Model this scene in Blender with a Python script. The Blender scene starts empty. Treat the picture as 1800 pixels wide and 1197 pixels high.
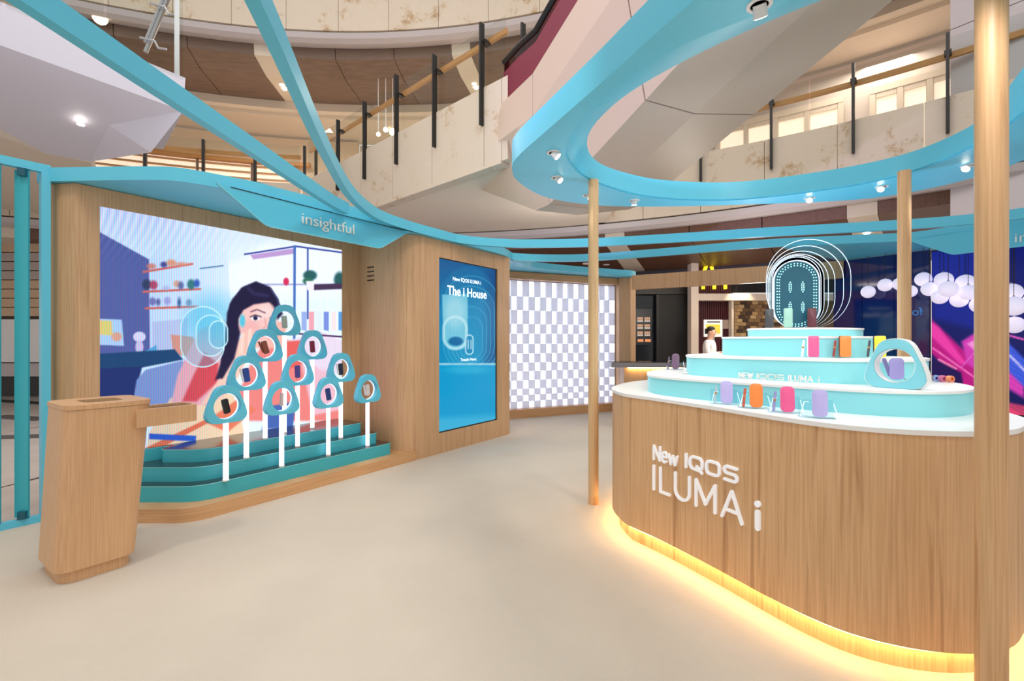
import bpy, bmesh, math, random
import numpy as np
from mathutils import Vector, Matrix
random.seed(7)
PI = math.pi
C = bpy.context.scene.collection
scn = bpy.context.scene

# ------------------------------------------------------------------ camera, world, exposure
CAMH = 1.45; F = 840.0; CX = 900.0; CY = 598.5
cam = bpy.data.cameras.new('camera'); camo = bpy.data.objects.new('camera', cam); C.objects.link(camo)
camo.location = (0, 0, CAMH); camo.rotation_euler = (PI/2, 0, 0)
cam.sensor_width = 36; cam.lens = 36*F/1800; cam.clip_start = .05; cam.clip_end = 200
scn.camera = camo
scn.view_settings.view_transform = 'Standard'; scn.view_settings.look = 'None'
scn.view_settings.exposure = 0.0; scn.view_settings.gamma = 1.0; scn.view_settings.use_curve_mapping = False
w = bpy.data.worlds.new('world'); scn.world = w; w.use_nodes = True
bg = w.node_tree.nodes['Background']; bg.inputs[0].default_value = (1.0, .945, .90, 1); bg.inputs[1].default_value = .80

def light(kind, name, loc, energy, color=(1, 1, 1), size=1, rot=(0, 0, 0), size_y=None, spot=None, blend=.5):
    l = bpy.data.lights.new(name, kind); l.energy = energy; l.color = color
    if kind == 'AREA':
        l.size = size
        if size_y: l.shape = 'RECTANGLE'; l.size_y = size_y
    elif kind == 'SPOT':
        l.shadow_soft_size = size; l.spot_size = spot; l.spot_blend = blend
    elif kind == 'POINT': l.shadow_soft_size = size
    o = bpy.data.objects.new(name, l); C.objects.link(o); o.location = loc; o.rotation_euler = rot
    return o
def aim(o, target):
    d = Vector(target)-o.location; o.rotation_euler = d.to_track_quat('-Z', 'Y').to_euler()
# the mall's big ceiling lights over the open atrium
light('AREA', 'atrium_ceiling_light', (1.5, 2.5, 11.5), 330, (1, .95, .9), 7)
light('AREA', 'atrium_ceiling_light', (-4.0, 6.5, 12.5), 250, (1, .93, .85), 5)
o = light('SPOT', 'mall_spotlight', (-3.2, 0.2, 8.6), 480, (1, .93, .84), .45, spot=1.1, blend=.7); aim(o, (-2.6, 4.4, 1.2))
o = light('SPOT', 'mall_spotlight', (2.6, 1.2, 8.6), 480, (1, .90, .78), .45, spot=1.0, blend=.7); aim(o, (-.7, 6.2, 1.0))
o = light('SPOT', 'mall_spotlight', (3.5, -2.5, 8.4), 420, (1, .95, .9), .45, spot=1.0, blend=.7); aim(o, (1.8, 3.0, .8))
# added unseen fill above the canopies, brightens the undersides overhead
light('AREA', 'underside_fill_light', (-3.2, 6.2, 3.0), 55, (1, .92, .88), 1.2, rot=(PI, .35, 0))
light('AREA', 'underside_fill_light', (-3.6, 4.4, 3.0), 45, (.93, .90, 1), 1.0, rot=(PI, .2, 0))
light('AREA', 'underside_fill_light', (1.2, 10.2, 3.1), 18, (1, .90, .82), 1.2, rot=(PI, 0, 0))
light('AREA', 'ring_soffit_fill_light', (2.6, 4.75, 1.2), 26, (.62, .80, 1), .7, rot=(PI, 0, 0))  # added unseen bluish fill behind the counter, brightens the ring's underside
# mall gallery lights
light('AREA', 'gallery_light', (-7.5, 13.8, 8.4), 130, (1, .91, .82), 2.2, size_y=1.2)
light('AREA', 'gallery_light', (-1.5, 14.6, 8.4), 130, (1, .91, .82), 2.2, size_y=1.2)
light('AREA', 'gallery_light', (8.6, 11.6, 8.4), 60, (1, .86, .72), 2.2, size_y=1.2)
light('AREA', 'gallery_light', (-3.0, 14.6, 4.1), 60, (1, .82, .62), 1.6, size_y=1)
light('AREA', 'shop_fill_light', (5.4, 11.6, 3.7), 90, (1, .85, .68), 1.4, size_y=1)  # local fill, strengthened to brighten the person in white
light('POINT', 'shop_fill_light', (5.0, 9.9, 2.3), 80, (1, .92, .82), .2)  # added fill in mid-air, whitens the person's shirt
o = light('SPOT', 'warm_spotlight', (-.9, 2.6, 7.5), 260, (1, .88, .68), .2, spot=.34, blend=.9); aim(o, (-1.35, 4.75, 0))
o = light('SPOT', 'lavender_spotlight', (-3.2, -1.0, 3.3), 1100, (.72, .52, 1.0), .15, spot=.62, blend=.6); aim(o, (.9, 5.2, 4.9))
o = light('SPOT', 'ring_sheen_fill_spot', (-2.6, .3, 3.2), 230, (1, .98, .95), .1, spot=.36, blend=.8); aim(o, (.22, 3.25, 2.98))  # added spot, stands in for the white sheen on the ring's left fascia

# ------------------------------------------------------------------ surveying helpers (photograph pixel -> metres)
def gp(x, y, h):
    """point at height h seen at pixel (x, y)"""
    Z = F*(h-CAMH)/(CY-y); return Vector(((x-CX)/F*Z, Z, h))
def zp(x, y, Z): return Vector(((x-CX)/F*Z, Z, CAMH+(CY-y)/F*Z))
A1, A2 = .5692, .8222          # the left wall's direction
def sd(s, d, h=0.0): return Vector((s*A1-d*A2, s*A2+d*A1, h))
NW = Vector((A2, -A1, 0)); UW = Vector((A1, A2, 0))
def sofpx(px, d):
    r = (px-CX)/F; Z = d/(A1-r*A2); return r*Z*A1+Z*A2

# ------------------------------------------------------------------ materials
def lin(c):
    c = c/255.0
    return c/12.92 if c <= .04045 else ((c+.055)/1.055)**2.4
def L(r, g, b): return (lin(r), lin(g), lin(b), 1)
MATS = {}
def mat(name, col, rough=.5, metal=0, emit=None, es=0, spec=.5, bump=0, bscale=40, var=0, vscale=3, coat=0):
    if name in MATS: return MATS[name]
    m = bpy.data.materials.new(name); m.use_nodes = True; nt = m.node_tree; b = nt.nodes['Principled BSDF']
    b.inputs['Base Color'].default_value = L(*col); b.inputs['Roughness'].default_value = rough
    b.inputs['Metallic'].default_value = metal; b.inputs['Specular IOR Level'].default_value = spec
    b.inputs['Coat Weight'].default_value = coat
    if emit: b.inputs['Emission Color'].default_value = L(*emit); b.inputs['Emission Strength'].default_value = es
    tc = nt.nodes.new('ShaderNodeTexCoord')
    if var:
        n = nt.nodes.new('ShaderNodeTexNoise'); n.inputs['Scale'].default_value = vscale; n.inputs['Detail'].default_value = 5
        nt.links.new(tc.outputs['Object'], n.inputs['Vector'])
        r = nt.nodes.new('ShaderNodeValToRGB'); r.color_ramp.elements[0].position = .3; r.color_ramp.elements[1].position = .7
        r.color_ramp.elements[0].color = L(*[max(0, c-var) for c in col]); r.color_ramp.elements[1].color = L(*[min(255, c+var) for c in col])
        nt.links.new(n.outputs['Fac'], r.inputs['Fac']); nt.links.new(r.outputs['Color'], b.inputs['Base Color'])
    if bump:
        n = nt.nodes.new('ShaderNodeTexNoise'); n.inputs['Scale'].default_value = bscale; n.inputs['Detail'].default_value = 4
        nt.links.new(tc.outputs['Object'], n.inputs['Vector'])
        bp = nt.nodes.new('ShaderNodeBump'); bp.inputs['Strength'].default_value = bump; bp.inputs['Distance'].default_value = .01
        nt.links.new(n.outputs['Fac'], bp.inputs['Height']); nt.links.new(bp.outputs['Normal'], b.inputs['Normal'])
    MATS[name] = m; return m
def wood(name, light_, mid, dark, axis='z', rough=.45, k=1.0, amt=.55, lo=.56):
    m = bpy.data.materials.new(name); m.use_nodes = True; nt = m.node_tree; b = nt.nodes['Principled BSDF']
    tc = nt.nodes.new('ShaderNodeTexCoord')
    def noise(sc, det, dist=0):
        mp = nt.nodes.new('ShaderNodeMapping'); nt.links.new(tc.outputs['Object'], mp.inputs['Vector'])
        mp.inputs['Scale'].default_value = sc if axis == 'z' else (sc[2], sc[2], sc[0])
        n = nt.nodes.new('ShaderNodeTexNoise'); n.inputs['Scale'].default_value = 1; n.inputs['Detail'].default_value = det
        n.inputs['Distortion'].default_value = dist
        nt.links.new(mp.outputs['Vector'], n.inputs['Vector']); return n
    fine = noise((130*k, 130*k, 2.2), 5, .3); big = noise((24*k, 24*k, .6), 6, 1.0)
    r1 = nt.nodes.new('ShaderNodeValToRGB'); r1.color_ramp.elements[0].position = .36; r1.color_ramp.elements[1].position = .66
    r1.color_ramp.elements[0].color = L(*mid); r1.color_ramp.elements[1].color = L(*light_)
    nt.links.new(fine.outputs['Fac'], r1.inputs['Fac'])
    r2 = nt.nodes.new('ShaderNodeValToRGB'); r2.color_ramp.elements[0].position = lo; r2.color_ramp.elements[1].position = lo+.16
    r2.color_ramp.elements[0].color = (0, 0, 0, 1); r2.color_ramp.elements[1].color = (amt, amt, amt, 1)
    nt.links.new(big.outputs['Fac'], r2.inputs['Fac'])
    mx = nt.nodes.new('ShaderNodeMix'); mx.data_type = 'RGBA'
    nt.links.new(r2.outputs['Color'], mx.inputs[0]); nt.links.new(r1.outputs['Color'], mx.inputs[6]); mx.inputs[7].default_value = L(*dark)
    nt.links.new(mx.outputs[2], b.inputs['Base Color']); b.inputs['Roughness'].default_value = rough
    bp = nt.nodes.new('ShaderNodeBump'); bp.inputs['Strength'].default_value = .12; bp.inputs['Distance'].default_value = .002
    nt.links.new(fine.outputs['Fac'], bp.inputs['Height']); nt.links.new(bp.outputs['Normal'], b.inputs['Normal'])
    return m
OAK = wood('light oak veneer', (214, 176, 136), (196, 156, 116), (164, 122, 84))
OAKC = wood('counter oak veneer', (222, 180, 134), (204, 160, 115), (166, 116, 70), k=.8, amt=.8, lo=.55)
OAKB = wood('smooth oak veneer', (214, 172, 130), (200, 156, 114), (180, 136, 96), k=1.2, amt=.3)
OAKH = wood('oak laid flat', (214, 170, 124), (196, 150, 104), (172, 126, 82), axis='x')
OAKP = wood('pale oak pole', (222, 188, 144), (204, 168, 122), (180, 140, 96), k=1.5)
RAILW = wood('golden handrail wood', (205, 150, 90), (186, 130, 72), (160, 105, 55), axis='x')
TEAL = mat('teal paint', (94, 200, 230), .38)
TEALD = mat('deep teal lacquer', (60, 176, 192), .38)
AQUA = mat('aqua satin panel', (142, 222, 230), .4)
SOLID = mat('white solid surface', (240, 240, 238), .28)
WHITE = mat('white paint', (236, 236, 238), .5)
CARPET = mat('cream carpet', (204, 194, 180), .95, bump=.35, bscale=260, var=4, vscale=1.2, spec=.1)
MALLFL = mat('pale mall floor stone', (206, 196, 190), .18, var=6)
BLACKST = mat('black stone tile', (34, 26, 24), .2)
MARB = mat('black marble', (40, 36, 38), .18, coat=.3)
BLACK = mat('black metal', (26, 24, 24), .4)
CHROME = mat('brushed steel', (190, 190, 195), .3, 1)
BEIGE = mat('warm beige plaster', (226, 214, 198), .7)
LAV = mat('pale grey cladding', (206, 198, 204), .5)
LIPG = mat('satin grey lip', (196, 188, 190), .35)
BRN = wood('dark walnut ceiling panel', (126, 104, 90), (112, 90, 78), (98, 78, 66), axis='x')
BRN2 = wood('red walnut bulkhead', (120, 84, 66), (104, 72, 56), (88, 58, 46), k=.7)
CREAM = mat('cream enamel', (236, 222, 206), .4)
NAVY = mat('dark blue glossy glass', (12, 22, 100), .06, spec=.8)
def stone():
    m = mat('travertine', (214, 200, 182), .55, bump=.5, bscale=30)
    nt = m.node_tree; b = nt.nodes['Principled BSDF']; tc = nt.nodes.new('ShaderNodeTexCoord')
    n = nt.nodes.new('ShaderNodeTexNoise'); n.inputs['Scale'].default_value = 1.5; n.inputs['Detail'].default_value = 7; n.inputs['Roughness'].default_value = .75
    nt.links.new(tc.outputs['Object'], n.inputs['Vector'])
    r = nt.nodes.new('ShaderNodeValToRGB'); e = r.color_ramp.elements
    e[0].position = .0; e[0].color = L(216, 203, 188); e[1].position = .555; e[1].color = L(210, 196, 178)
    x = e.new(.625); x.color = L(186, 158, 124); x = e.new(.69); x.color = L(160, 128, 92)
    nt.links.new(n.outputs['Fac'], r.inputs['Fac']); nt.links.new(r.outputs['Color'], b.inputs['Base Color']); return m
STONE = stone()
def glassmat(name, tint, amt=.12, rough=.02):
    m = bpy.data.materials.new(name); m.use_nodes = True; nt = m.node_tree; nt.nodes.clear()
    out = nt.nodes.new('ShaderNodeOutputMaterial'); t = nt.nodes.new('ShaderNodeBsdfTransparent'); g = nt.nodes.new('ShaderNodeBsdfGlossy')
    t.inputs[0].default_value = tint; g.inputs['Roughness'].default_value = rough
    lw = nt.nodes.new('ShaderNodeLayerWeight'); lw.inputs[0].default_value = .5; fr = nt.nodes.new('ShaderNodeMath'); fr.operation = 'POWER'; fr.inputs[1].default_value = 4; nt.links.new(lw.outputs['Facing'], fr.inputs[0])
    ad = nt.nodes.new('ShaderNodeMath'); ad.operation = 'MULTIPLY'; ad.inputs[1].default_value = amt/.3
    nt.links.new(fr.outputs[0], ad.inputs[0]); mx = nt.nodes.new('ShaderNodeMixShader')
    nt.links.new(ad.outputs[0], mx.inputs[0]); nt.links.new(t.outputs[0], mx.inputs[1]); nt.links.new(g.outputs[0], mx.inputs[2])
    nt.links.new(mx.outputs[0], out.inputs[0]); return m
GLASS = glassmat('clear balustrade glass', (.93, .95, .94, 1))
REDGL = glassmat('red balustrade glass', (.42, .06, .12, 1), .2)
ACRY = glassmat('clear acrylic', (.90, .95, .97, 1), .18)
def emis(name, col, st):
    m = bpy.data.materials.new(name); m.use_nodes = True; nt = m.node_tree; b = nt.nodes['Principled BSDF']
    b.inputs['Base Color'].default_value = L(*col); b.inputs['Emission Color'].default_value = L(*col); b.inputs['Emission Strength'].default_value = st
    b.inputs['Roughness'].default_value = .5; return m
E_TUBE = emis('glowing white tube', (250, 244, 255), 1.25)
E_LAMP = emis('lamp face', (255, 246, 232), 9)
E_WARM = emis('bright warm lamp', (255, 222, 170), 26)
E_GLOBE = emis('frosted globe', (226, 220, 242), .62)
E_STRIP = emis('amber led strip', (255, 214, 140), 34)
E_EDGE = emis('glowing acrylic edge', (225, 240, 255), .85)
E_DOT = emis('cyan led dot', (170, 255, 250), 1.6)
E_PANEL = emis('white light panel', (232, 236, 255), 1.5)
E_SHOP = emis('lit shop interior', (255, 234, 212), .70)
E_YEL = emis('yellow sign light', (250, 225, 40), 1.5)
def vcol(name, st=1.0, rough=.3):
    m = bpy.data.materials.new(name); m.use_nodes = True; nt = m.node_tree; b = nt.nodes['Principled BSDF']
    a = nt.nodes.new('ShaderNodeAttribute'); a.attribute_name = 'picture'
    b.inputs['Base Color'].default_value = (.01, .01, .01, 1); b.inputs['Specular IOR Level'].default_value = .2
    nt.links.new(a.outputs['Color'], b.inputs['Emission Color']); b.inputs['Emission Strength'].default_value = st
    b.inputs['Roughness'].default_value = rough; return m

# ------------------------------------------------------------------ mesh helpers
class MB:
    def __init__(s): s.bm = bmesh.new()
    def vf(s, vs, fs):
        v = [s.bm.verts.new(p) for p in vs]
        for f in fs:
            try: s.bm.faces.new([v[i] for i in f])
            except ValueError: pass
        return s
    def box(s, c, size, rz=0, M=None):
        x, y, z = [a/2 for a in size]; R = Matrix.Rotation(rz, 3, 'Z') if M is None else M; c = Vector(c)
        P = [c+R@Vector((i*x, j*y, k*z)) for k in (-1, 1) for i, j in ((-1, -1), (1, -1), (1, 1), (-1, 1))]
        return s.vf(P, [(0, 1, 2, 3), (4, 5, 6, 7), (0, 1, 5, 4), (1, 2, 6, 5), (2, 3, 7, 6), (3, 0, 4, 7)])
    def wbox(s, s0, s1, d0, d1, h0, h1):
        c = sd((s0+s1)/2, (d0+d1)/2, (h0+h1)/2)
        return s.box(c, (abs(s1-s0), abs(d1-d0), abs(h1-h0)), math.atan2(A2, A1))
    def prism(s, pts, h0, h1):
        n = len(pts); P = [Vector((p[0], p[1], h0)) for p in pts]+[Vector((p[0], p[1], h1)) for p in pts]
        return s.vf(P, [tuple(range(n)), tuple(range(n, 2*n))]+[(i, (i+1) % n, n+(i+1) % n, n+i) for i in range(n)])
    def loft(s, rings, cap=True, closed=True):
        n = len(rings[0]); P = [Vector(p) for r in rings for p in r]; fs = []
        for k in range(len(rings)-1):
            for i in range(n if closed else n-1):
                j = (i+1) % n; fs.append((k*n+i, k*n+j, (k+1)*n+j, (k+1)*n+i))
        if cap: fs += [tuple(range(n)), tuple(range((len(rings)-1)*n, len(rings)*n))]
        return s.vf(P, fs)
    def torus(s, rings):           # rings joined in a loop (no caps)
        n = len(rings[0]); m = len(rings); P = [Vector(p) for r in rings for p in r]; fs = []
        for k in range(m):
            for i in range(n):
                j = (i+1) % n; q = (k+1) % m; fs.append((k*n+i, k*n+j, q*n+j, q*n+i))
        return s.vf(P, fs)
    def tube(s, path, r, n=10, cap=True):
        path = [Vector(p) for p in path]; rings = []
        for i, p in enumerate(path):
            t = (path[min(i+1, len(path)-1)]-path[max(i-1, 0)]).normalized()
            a = t.cross(Vector((0, 0, 1)));
            if a.length < .01: a = Vector((1, 0, 0))
            a.normalize(); b = t.cross(a); rr = r[i] if isinstance(r, (list, tuple)) else r
            rings.append([p+a*math.cos(2*PI*k/n)*rr+b*math.sin(2*PI*k/n)*rr for k in range(n)])
        return s.loft(rings, cap)
    def sweep(s, path, width, h0, h1, side=0):   # box section swept along a plan path; side -1/0/1 where width lies
        rings = []
        for i, p in enumerate(path):
            p = Vector((p[0], p[1])); a = Vector(path[max(i-1, 0)][:2]); b = Vector(path[min(i+1, len(path)-1)][:2])
            t = (b-a).normalized(); nn = Vector((-t.y, t.x)); l = nn*width*(side+1)/2; r = nn*width*(side-1)/2
            rings.append([(p.x+l.x, p.y+l.y, h0), (p.x+r.x, p.y+r.y, h0), (p.x+r.x, p.y+r.y, h1), (p.x+l.x, p.y+l.y, h1)])
        return s.loft(rings)
    def lathe(s, prof, c, n=20, M=None):
        c = Vector(c); rings = []
        for r, h in prof:
            ring = [Vector((r*math.cos(2*PI*k/n), r*math.sin(2*PI*k/n), h)) for k in range(n)]
            rings.append([c+(M@v if M else v) for v in ring])
        return s.loft(rings)
    def build(s, name, m, parent=None, smooth=False, ang=.6):
        bm = s.bm; bmesh.ops.recalc_face_normals(bm, faces=bm.faces[:])
        if smooth:
            for f in bm.faces: f.smooth = True
            for e in bm.edges:
                if len(e.link_faces) == 2 and e.calc_face_angle(0) > ang: e.smooth = False
        me = bpy.data.meshes.new(name); bm.to_mesh(me); bm.free(); me.materials.append(m)
        o = bpy.data.objects.new(name, me); C.objects.link(o)
        if parent:
            o.parent = parent
            if any(abs(v) > 1e-9 for v in parent.location) or any(parent.rotation_euler) or parent.get('_w'):
                o.matrix_parent_inverse = wmat(parent).inverted()
        return o
def wmat(o):
    m = Matrix.LocRotScale(o.location, o.rotation_euler, o.scale)
    return m if not o.parent else wmat(o.parent)@o.matrix_parent_inverse@m
def tag(o, label=None, cat=None, group=None, kind=None):
    if label: o['label'] = label
    if cat: o['category'] = cat
    if group: o['group'] = group
    if kind: o['kind'] = kind
    return o
def thing(name, label, cat, loc=(0, 0, 0), rz=0, group=None, kind=None):
    o = bpy.data.objects.new(name, None); C.objects.link(o); o.location = loc; o.rotation_euler = (0, 0, rz)
    o.empty_display_size = .1
    return tag(o, label, cat, group, kind)
def part(name, mb, m, parent, smooth=False, **k):   # geometry already given in the parent's own frame
    o = mb.build(name, m, None, smooth, **k); o.parent = parent; return o
def copy_tree(o, parent=None):
    c = o.copy(); C.objects.link(c); c.parent = parent
    for ch in [x for x in bpy.data.objects if x.parent == o]: copy_tree(ch, c)
    return c
def catmull(pts, n=8, closed=True):
    P = [Vector(p) for p in pts]; N = len(P); out = []
    rng = range(N) if closed else range(N-1)
    for i in rng:
        if closed: p0, p1, p2, p3 = P[(i-1) % N], P[i], P[(i+1) % N], P[(i+2) % N]
        else: p0, p1, p2, p3 = P[max(i-1, 0)], P[i], P[i+1], P[min(i+2, N-1)]
        for k in range(n):
            t = k/n; out.append(.5*((2*p1)+(p2-p0)*t+(2*p0-5*p1+4*p2-p3)*t*t+(3*p1-p0-3*p2+p3)*t**3))
    if not closed: out.append(P[-1])
    return out
def roundp(pts, radii, n=8):
    P = [Vector(p[:2]) for p in pts]; N = len(P); out = []
    for i in range(N):
        r = radii[i] if isinstance(radii, (list, tuple)) else radii
        p, a, b = P[i], P[i-1], P[(i+1) % N]
        if r <= 0: out.append(p); continue
        u = (a-p).normalized(); v = (b-p).normalized(); th = math.acos(max(-1, min(1, u.dot(v)))); t = r/math.tan(th/2)
        t = min(t, .49*(a-p).length, .49*(b-p).length); r2 = t*math.tan(th/2)
        c = p+(u+v).normalized()*(r2/math.sin(th/2)); s0 = p+u*t-c; s1 = p+v*t-c
        a0 = math.atan2(s0.y, s0.x); a1 = math.atan2(s1.y, s1.x); da = (a1-a0+PI) % (2*PI)-PI
        for k in range(n+1):
            a_ = a0+da*k/n; out.append(c+Vector((math.cos(a_), math.sin(a_)))*r2)
    return out
def polar(outline, c, n):
    c = Vector(c); P = [Vector(p[:2]) for p in outline]; res = []
    for k in range(n):
        a = 2*PI*k/n; d = Vector((math.cos(a), math.sin(a))); best = None
        for i in range(len(P)):
            p = P[i]-c; q = P[(i+1) % len(P)]-c; e = q-p; den = d.x*e.y-d.y*e.x
            if abs(den) < 1e-12: continue
            t = (p.x*e.y-p.y*e.x)/den; u = (p.x*d.y-p.y*d.x)/den
            if t > 0 and -1e-6 <= u <= 1+1e-6 and (best is None or t > best): best = t
        res.append(c+d*(best or .01))
    return res
def offset(pts, d):      # move a closed counter-clockwise outline outward by d
    P = [Vector(p[:2]) for p in pts]; N = len(P); out = []
    ar = sum(P[i].x*P[(i+1) % N].y-P[(i+1) % N].x*P[i].y for i in range(N)); sg = 1 if ar > 0 else -1
    for i in range(N):
        t = (P[(i+1) % N]-P[i-1]).normalized(); out.append(P[i]+Vector((t.y, -t.x))*d*sg)
    return out
def stadium(wd, ht, n=16):
    r = wd/2; out = []
    for k in range(n+1): a = PI*k/n; out.append((r*math.cos(a), ht/2-r+r*math.sin(a)))
    for k in range(n+1): a = PI+PI*k/n; out.append((r*math.cos(a), -ht/2+r+r*math.sin(a)))
    return out
def text_mesh(txt, size, ext, bold=0.0):
    cu = bpy.data.curves.new('t', 'FONT'); cu.body = txt; cu.size = size; cu.extrude = ext; cu.offset = bold
    cu.align_x = 'CENTER'; cu.align_y = 'CENTER'; cu.resolution_u = 4
    o = bpy.data.objects.new('t', cu); C.objects.link(o); dg = bpy.context.evaluated_depsgraph_get(); dg.update()
    me = bpy.data.meshes.new_from_object(o.evaluated_get(dg)); bpy.data.objects.remove(o); bpy.data.curves.remove(cu); return me
def place_text(name, txt, size, ext, m, origin, right, up, parent=None, bold=0.0, wide=None):
    me = text_mesh(txt, size, ext, bold); right = Vector(right).normalized(); up = Vector(up).normalized(); nn = right.cross(up)
    xs = [v.co.x for v in me.vertices]; sx = 1 if not wide else wide/(max(xs)-min(xs)); o0 = Vector(origin)
    for v in me.vertices: v.co = o0+right*v.co.x*sx+up*v.co.y+nn*v.co.z
    me.name = name; me.materials.clear(); me.materials.append(m)
    o = bpy.data.objects.new(name, me); C.objects.link(o)
    if parent: o.parent = parent; o.matrix_parent_inverse = wmat(parent).inverted()
    return o

# ------------------------------------------------------------------ FLOORS
mb = MB().prism([(-30, -6), (30, -6), (30, 34), (-30, 34)], -.12, -.012)
tag(mb.build('floor', MALLFL), 'pale polished mall floor around the stand', None, kind='structure')
G0, G1 = sd(-2.2, 5.33), sd(1.05, 5.33)
cp = [tuple(sd(-6, 5.33)[:2]), (2, -6), (14, -6), (14, 3.5), (7.2, 8.0), (2.4, 9.98), (-.9, 8.6), tuple(sd(1.0, 5.33)[:2])]
tag(MB().prism(cp, -.011, 0).build('floor_carpet', CARPET), 'cream carpet covering the stand floor', None, kind='structure')
# dark inlays of the mall floor seen through the gate
t = thing('floor_inlay', None, None, kind='structure')
for (x0, y0, x1, y1) in ((-40, 704, 100, 712), (-30, 733, 60, 739), (20, 756, 110, 744), (-60, 772, 95, 768), (-50, 868, 110, 826)):
    a = gp(x0, y0, 0); b = gp(x1, y1, 0); wd = .35 if y0 < 800 else .55
    mb = MB().vf([(a.x, a.y, -.01), (b.x, b.y, -.01), (b.x+.1, b.y+wd, -.01), (a.x+.1, a.y+wd, -.01), (a.x, a.y, -.012), (b.x, b.y, -.012), (b.x+.1, b.y+wd, -.012), (a.x+.1, a.y+wd, -.012)],
                 [(0, 1, 2, 3), (4, 5, 6, 7), (0, 1, 5, 4), (1, 2, 6, 5), (2, 3, 7, 6), (3, 0, 4, 7)])
    part('tile', mb, BLACKST, t)

# ------------------------------------------------------------------ LEFT MEDIA WALL (oak) with recess for the screen
DW = 5.15                                   # wall plane
S0 = sofpx(132, DW); SB = 3.97; DB = 4.25   # start of the wall, box corner, box front plane
CH0, CH1 = 2.735, 2.845                     # canopy underside and top
t = thing('wall_left', None, None, kind='structure')
sc0, sc1, sh0, sh1 = 1.335, 3.711, .30, 2.583
mb = MB(); mb.wbox(S0, sc0, DW, DW+.28, 0, CH0); mb.wbox(sc1, SB+.02, DW, DW+.28, 0, CH0)
mb.wbox(sc0, sc1, DW, DW+.28, sh1, CH0); mb.wbox(sc0, sc1, DW, DW+.28, 0, sh0)
part('oak_cladding', mb, OAK, t)
# left return of the wall: turned to face the gate corner
a = sd(S0, DW); b = zp(88, 600, 3.93)
q = Vector((b.x, b.y, 0)); r_ = sd(S0+.0, DW+.28)
mb = MB().prism([(a.x, a.y), (q.x, q.y), (q.x-.12, q.y+.22), (r_.x, r_.y)], 0, CH0)
part('return_panel', mb, OAK, t)

# box to the right of the screen, with rounded corner
def W2(s, d): return tuple(sd(s, d)[:2])
SE = 6.16
box_out = roundp([W2(SB, DW+.3), W2(SB, DB), W2(SE, DB), W2(SE, DW+.3)], [0, .26, .12, 0], 14)
ps0, ps1, pz0, pz1 = 4.50, 5.765, .259, 2.517
t = thing('wall_kiosk', None, None, kind='structure')
left_out = roundp([W2(SB, DW+.3), W2(SB, DB), W2(ps0, DB), W2(ps0, DW+.3)], [0, .26, 0, 0], 14)
right_out = roundp([W2(ps1, DW+.3), W2(ps1, DB), W2(SE, DB), W2(SE, DW+.3)], [0, 0, .12, 0], 14)
part('oak_cladding', MB().prism(left_out, 0, CH0), OAK, t, True)
part('oak_cladding', MB().prism(right_out, 0, CH0), OAK, t, True)
mb = MB(); mb.wbox(ps0, ps1, DB, DW+.3, 0, pz0); mb.wbox(ps0, ps1, DB, DW+.3, pz1, CH0); part('oak_cladding', mb, OAK, t)
# air vent slots on the box side
for k in range(4):
    c = sd(SB-.002, 4.93, 2.38-.055*k); part('vent_slot', MB().box(c, (.006, .13, .014), math.atan2(A2, A1)), BLACK, t)

# ---- numpy painter for screens: the canvas is a colour grid; features given in survey pixels
class Canvas:
    def __init__(s, X, Y): s.X, s.Y = X, Y; s.c = np.zeros(X.shape+(3,)); s.k = np.hypot(np.gradient(X)[1], np.gradient(Y)[0]).mean()
    def mix(s, a, col): a = np.clip(a, 0, 1)[..., None]; s.c = s.c*(1-a)+np.array(col, float)*a
    def fill(s, col): s.c[:] = col
    def grad(s, y0, c0, y1, c1):
        t = np.clip((s.Y-y0)/(y1-y0), 0, 1)[..., None]; s.c = np.array(c0, float)*(1-t)+np.array(c1, float)*t
    def poly(s, pts, col, soft=2.2, a=1):
        pts = np.array(pts, float); n = len(pts); ins = np.zeros(s.X.shape, bool); d = np.full(s.X.shape, 1e9)
        for i in range(n):
            x1, y1 = pts[i]; x2, y2 = pts[(i+1) % n]
            c = ((y1 > s.Y) != (y2 > s.Y)) & (s.X < (x2-x1)*(s.Y-y1)/(y2-y1+1e-9)+x1); ins ^= c
            ex, ey = x2-x1, y2-y1; tt = np.clip(((s.X-x1)*ex+(s.Y-y1)*ey)/(ex*ex+ey*ey+1e-9), 0, 1)
            d = np.minimum(d, np.hypot(s.X-x1-tt*ex, s.Y-y1-tt*ey))
        sgn = np.where(ins, d, -d); s.mix((sgn/soft+.5)*a if a == 1 else np.clip(sgn/soft+.5, 0, 1)*a, col)
    def ell(s, cx, cy, rx, ry, col, soft=2.0, a=1, rot=0):
        dx, dy = s.X-cx, s.Y-cy; co, si = math.cos(rot), math.sin(rot); u = (dx*co+dy*si)/rx; v = (-dx*si+dy*co)/ry
        d = (1-np.hypot(u, v))*min(rx, ry); s.mix(np.clip(d/soft+.5, 0, 1)*a, col)
    def line(s, pts, wd, col, a=1, soft=1.0):
        d = np.full(s.X.shape, 1e9)
        for (x1, y1), (x2, y2) in zip(pts[:-1], pts[1:]):
            ex, ey = x2-x1, y2-y1; tt = np.clip(((s.X-x1)*ex+(s.Y-y1)*ey)/(ex*ex+ey*ey+1e-9), 0, 1)
            d = np.minimum(d, np.hypot(s.X-x1-tt*ex, s.Y-y1-tt*ey))
        s.mix(np.clip((wd/2-d)/soft+.5, 0, 1)*a, col)
    def stad(s, cx, cy, wd, ht, col, lw=2, a=1, fill=None, fa=.3):
        r = wd/2; dy = np.maximum(np.abs(s.Y-cy)-(ht/2-r), 0); d = np.hypot(s.X-cx, dy)-r
        if fill: s.mix(np.clip(-d+.5, 0, 1)*fa, fill)
        s.mix(np.clip(lw/2-np.abs(d)+.5, 0, 1)*a, col)
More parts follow.
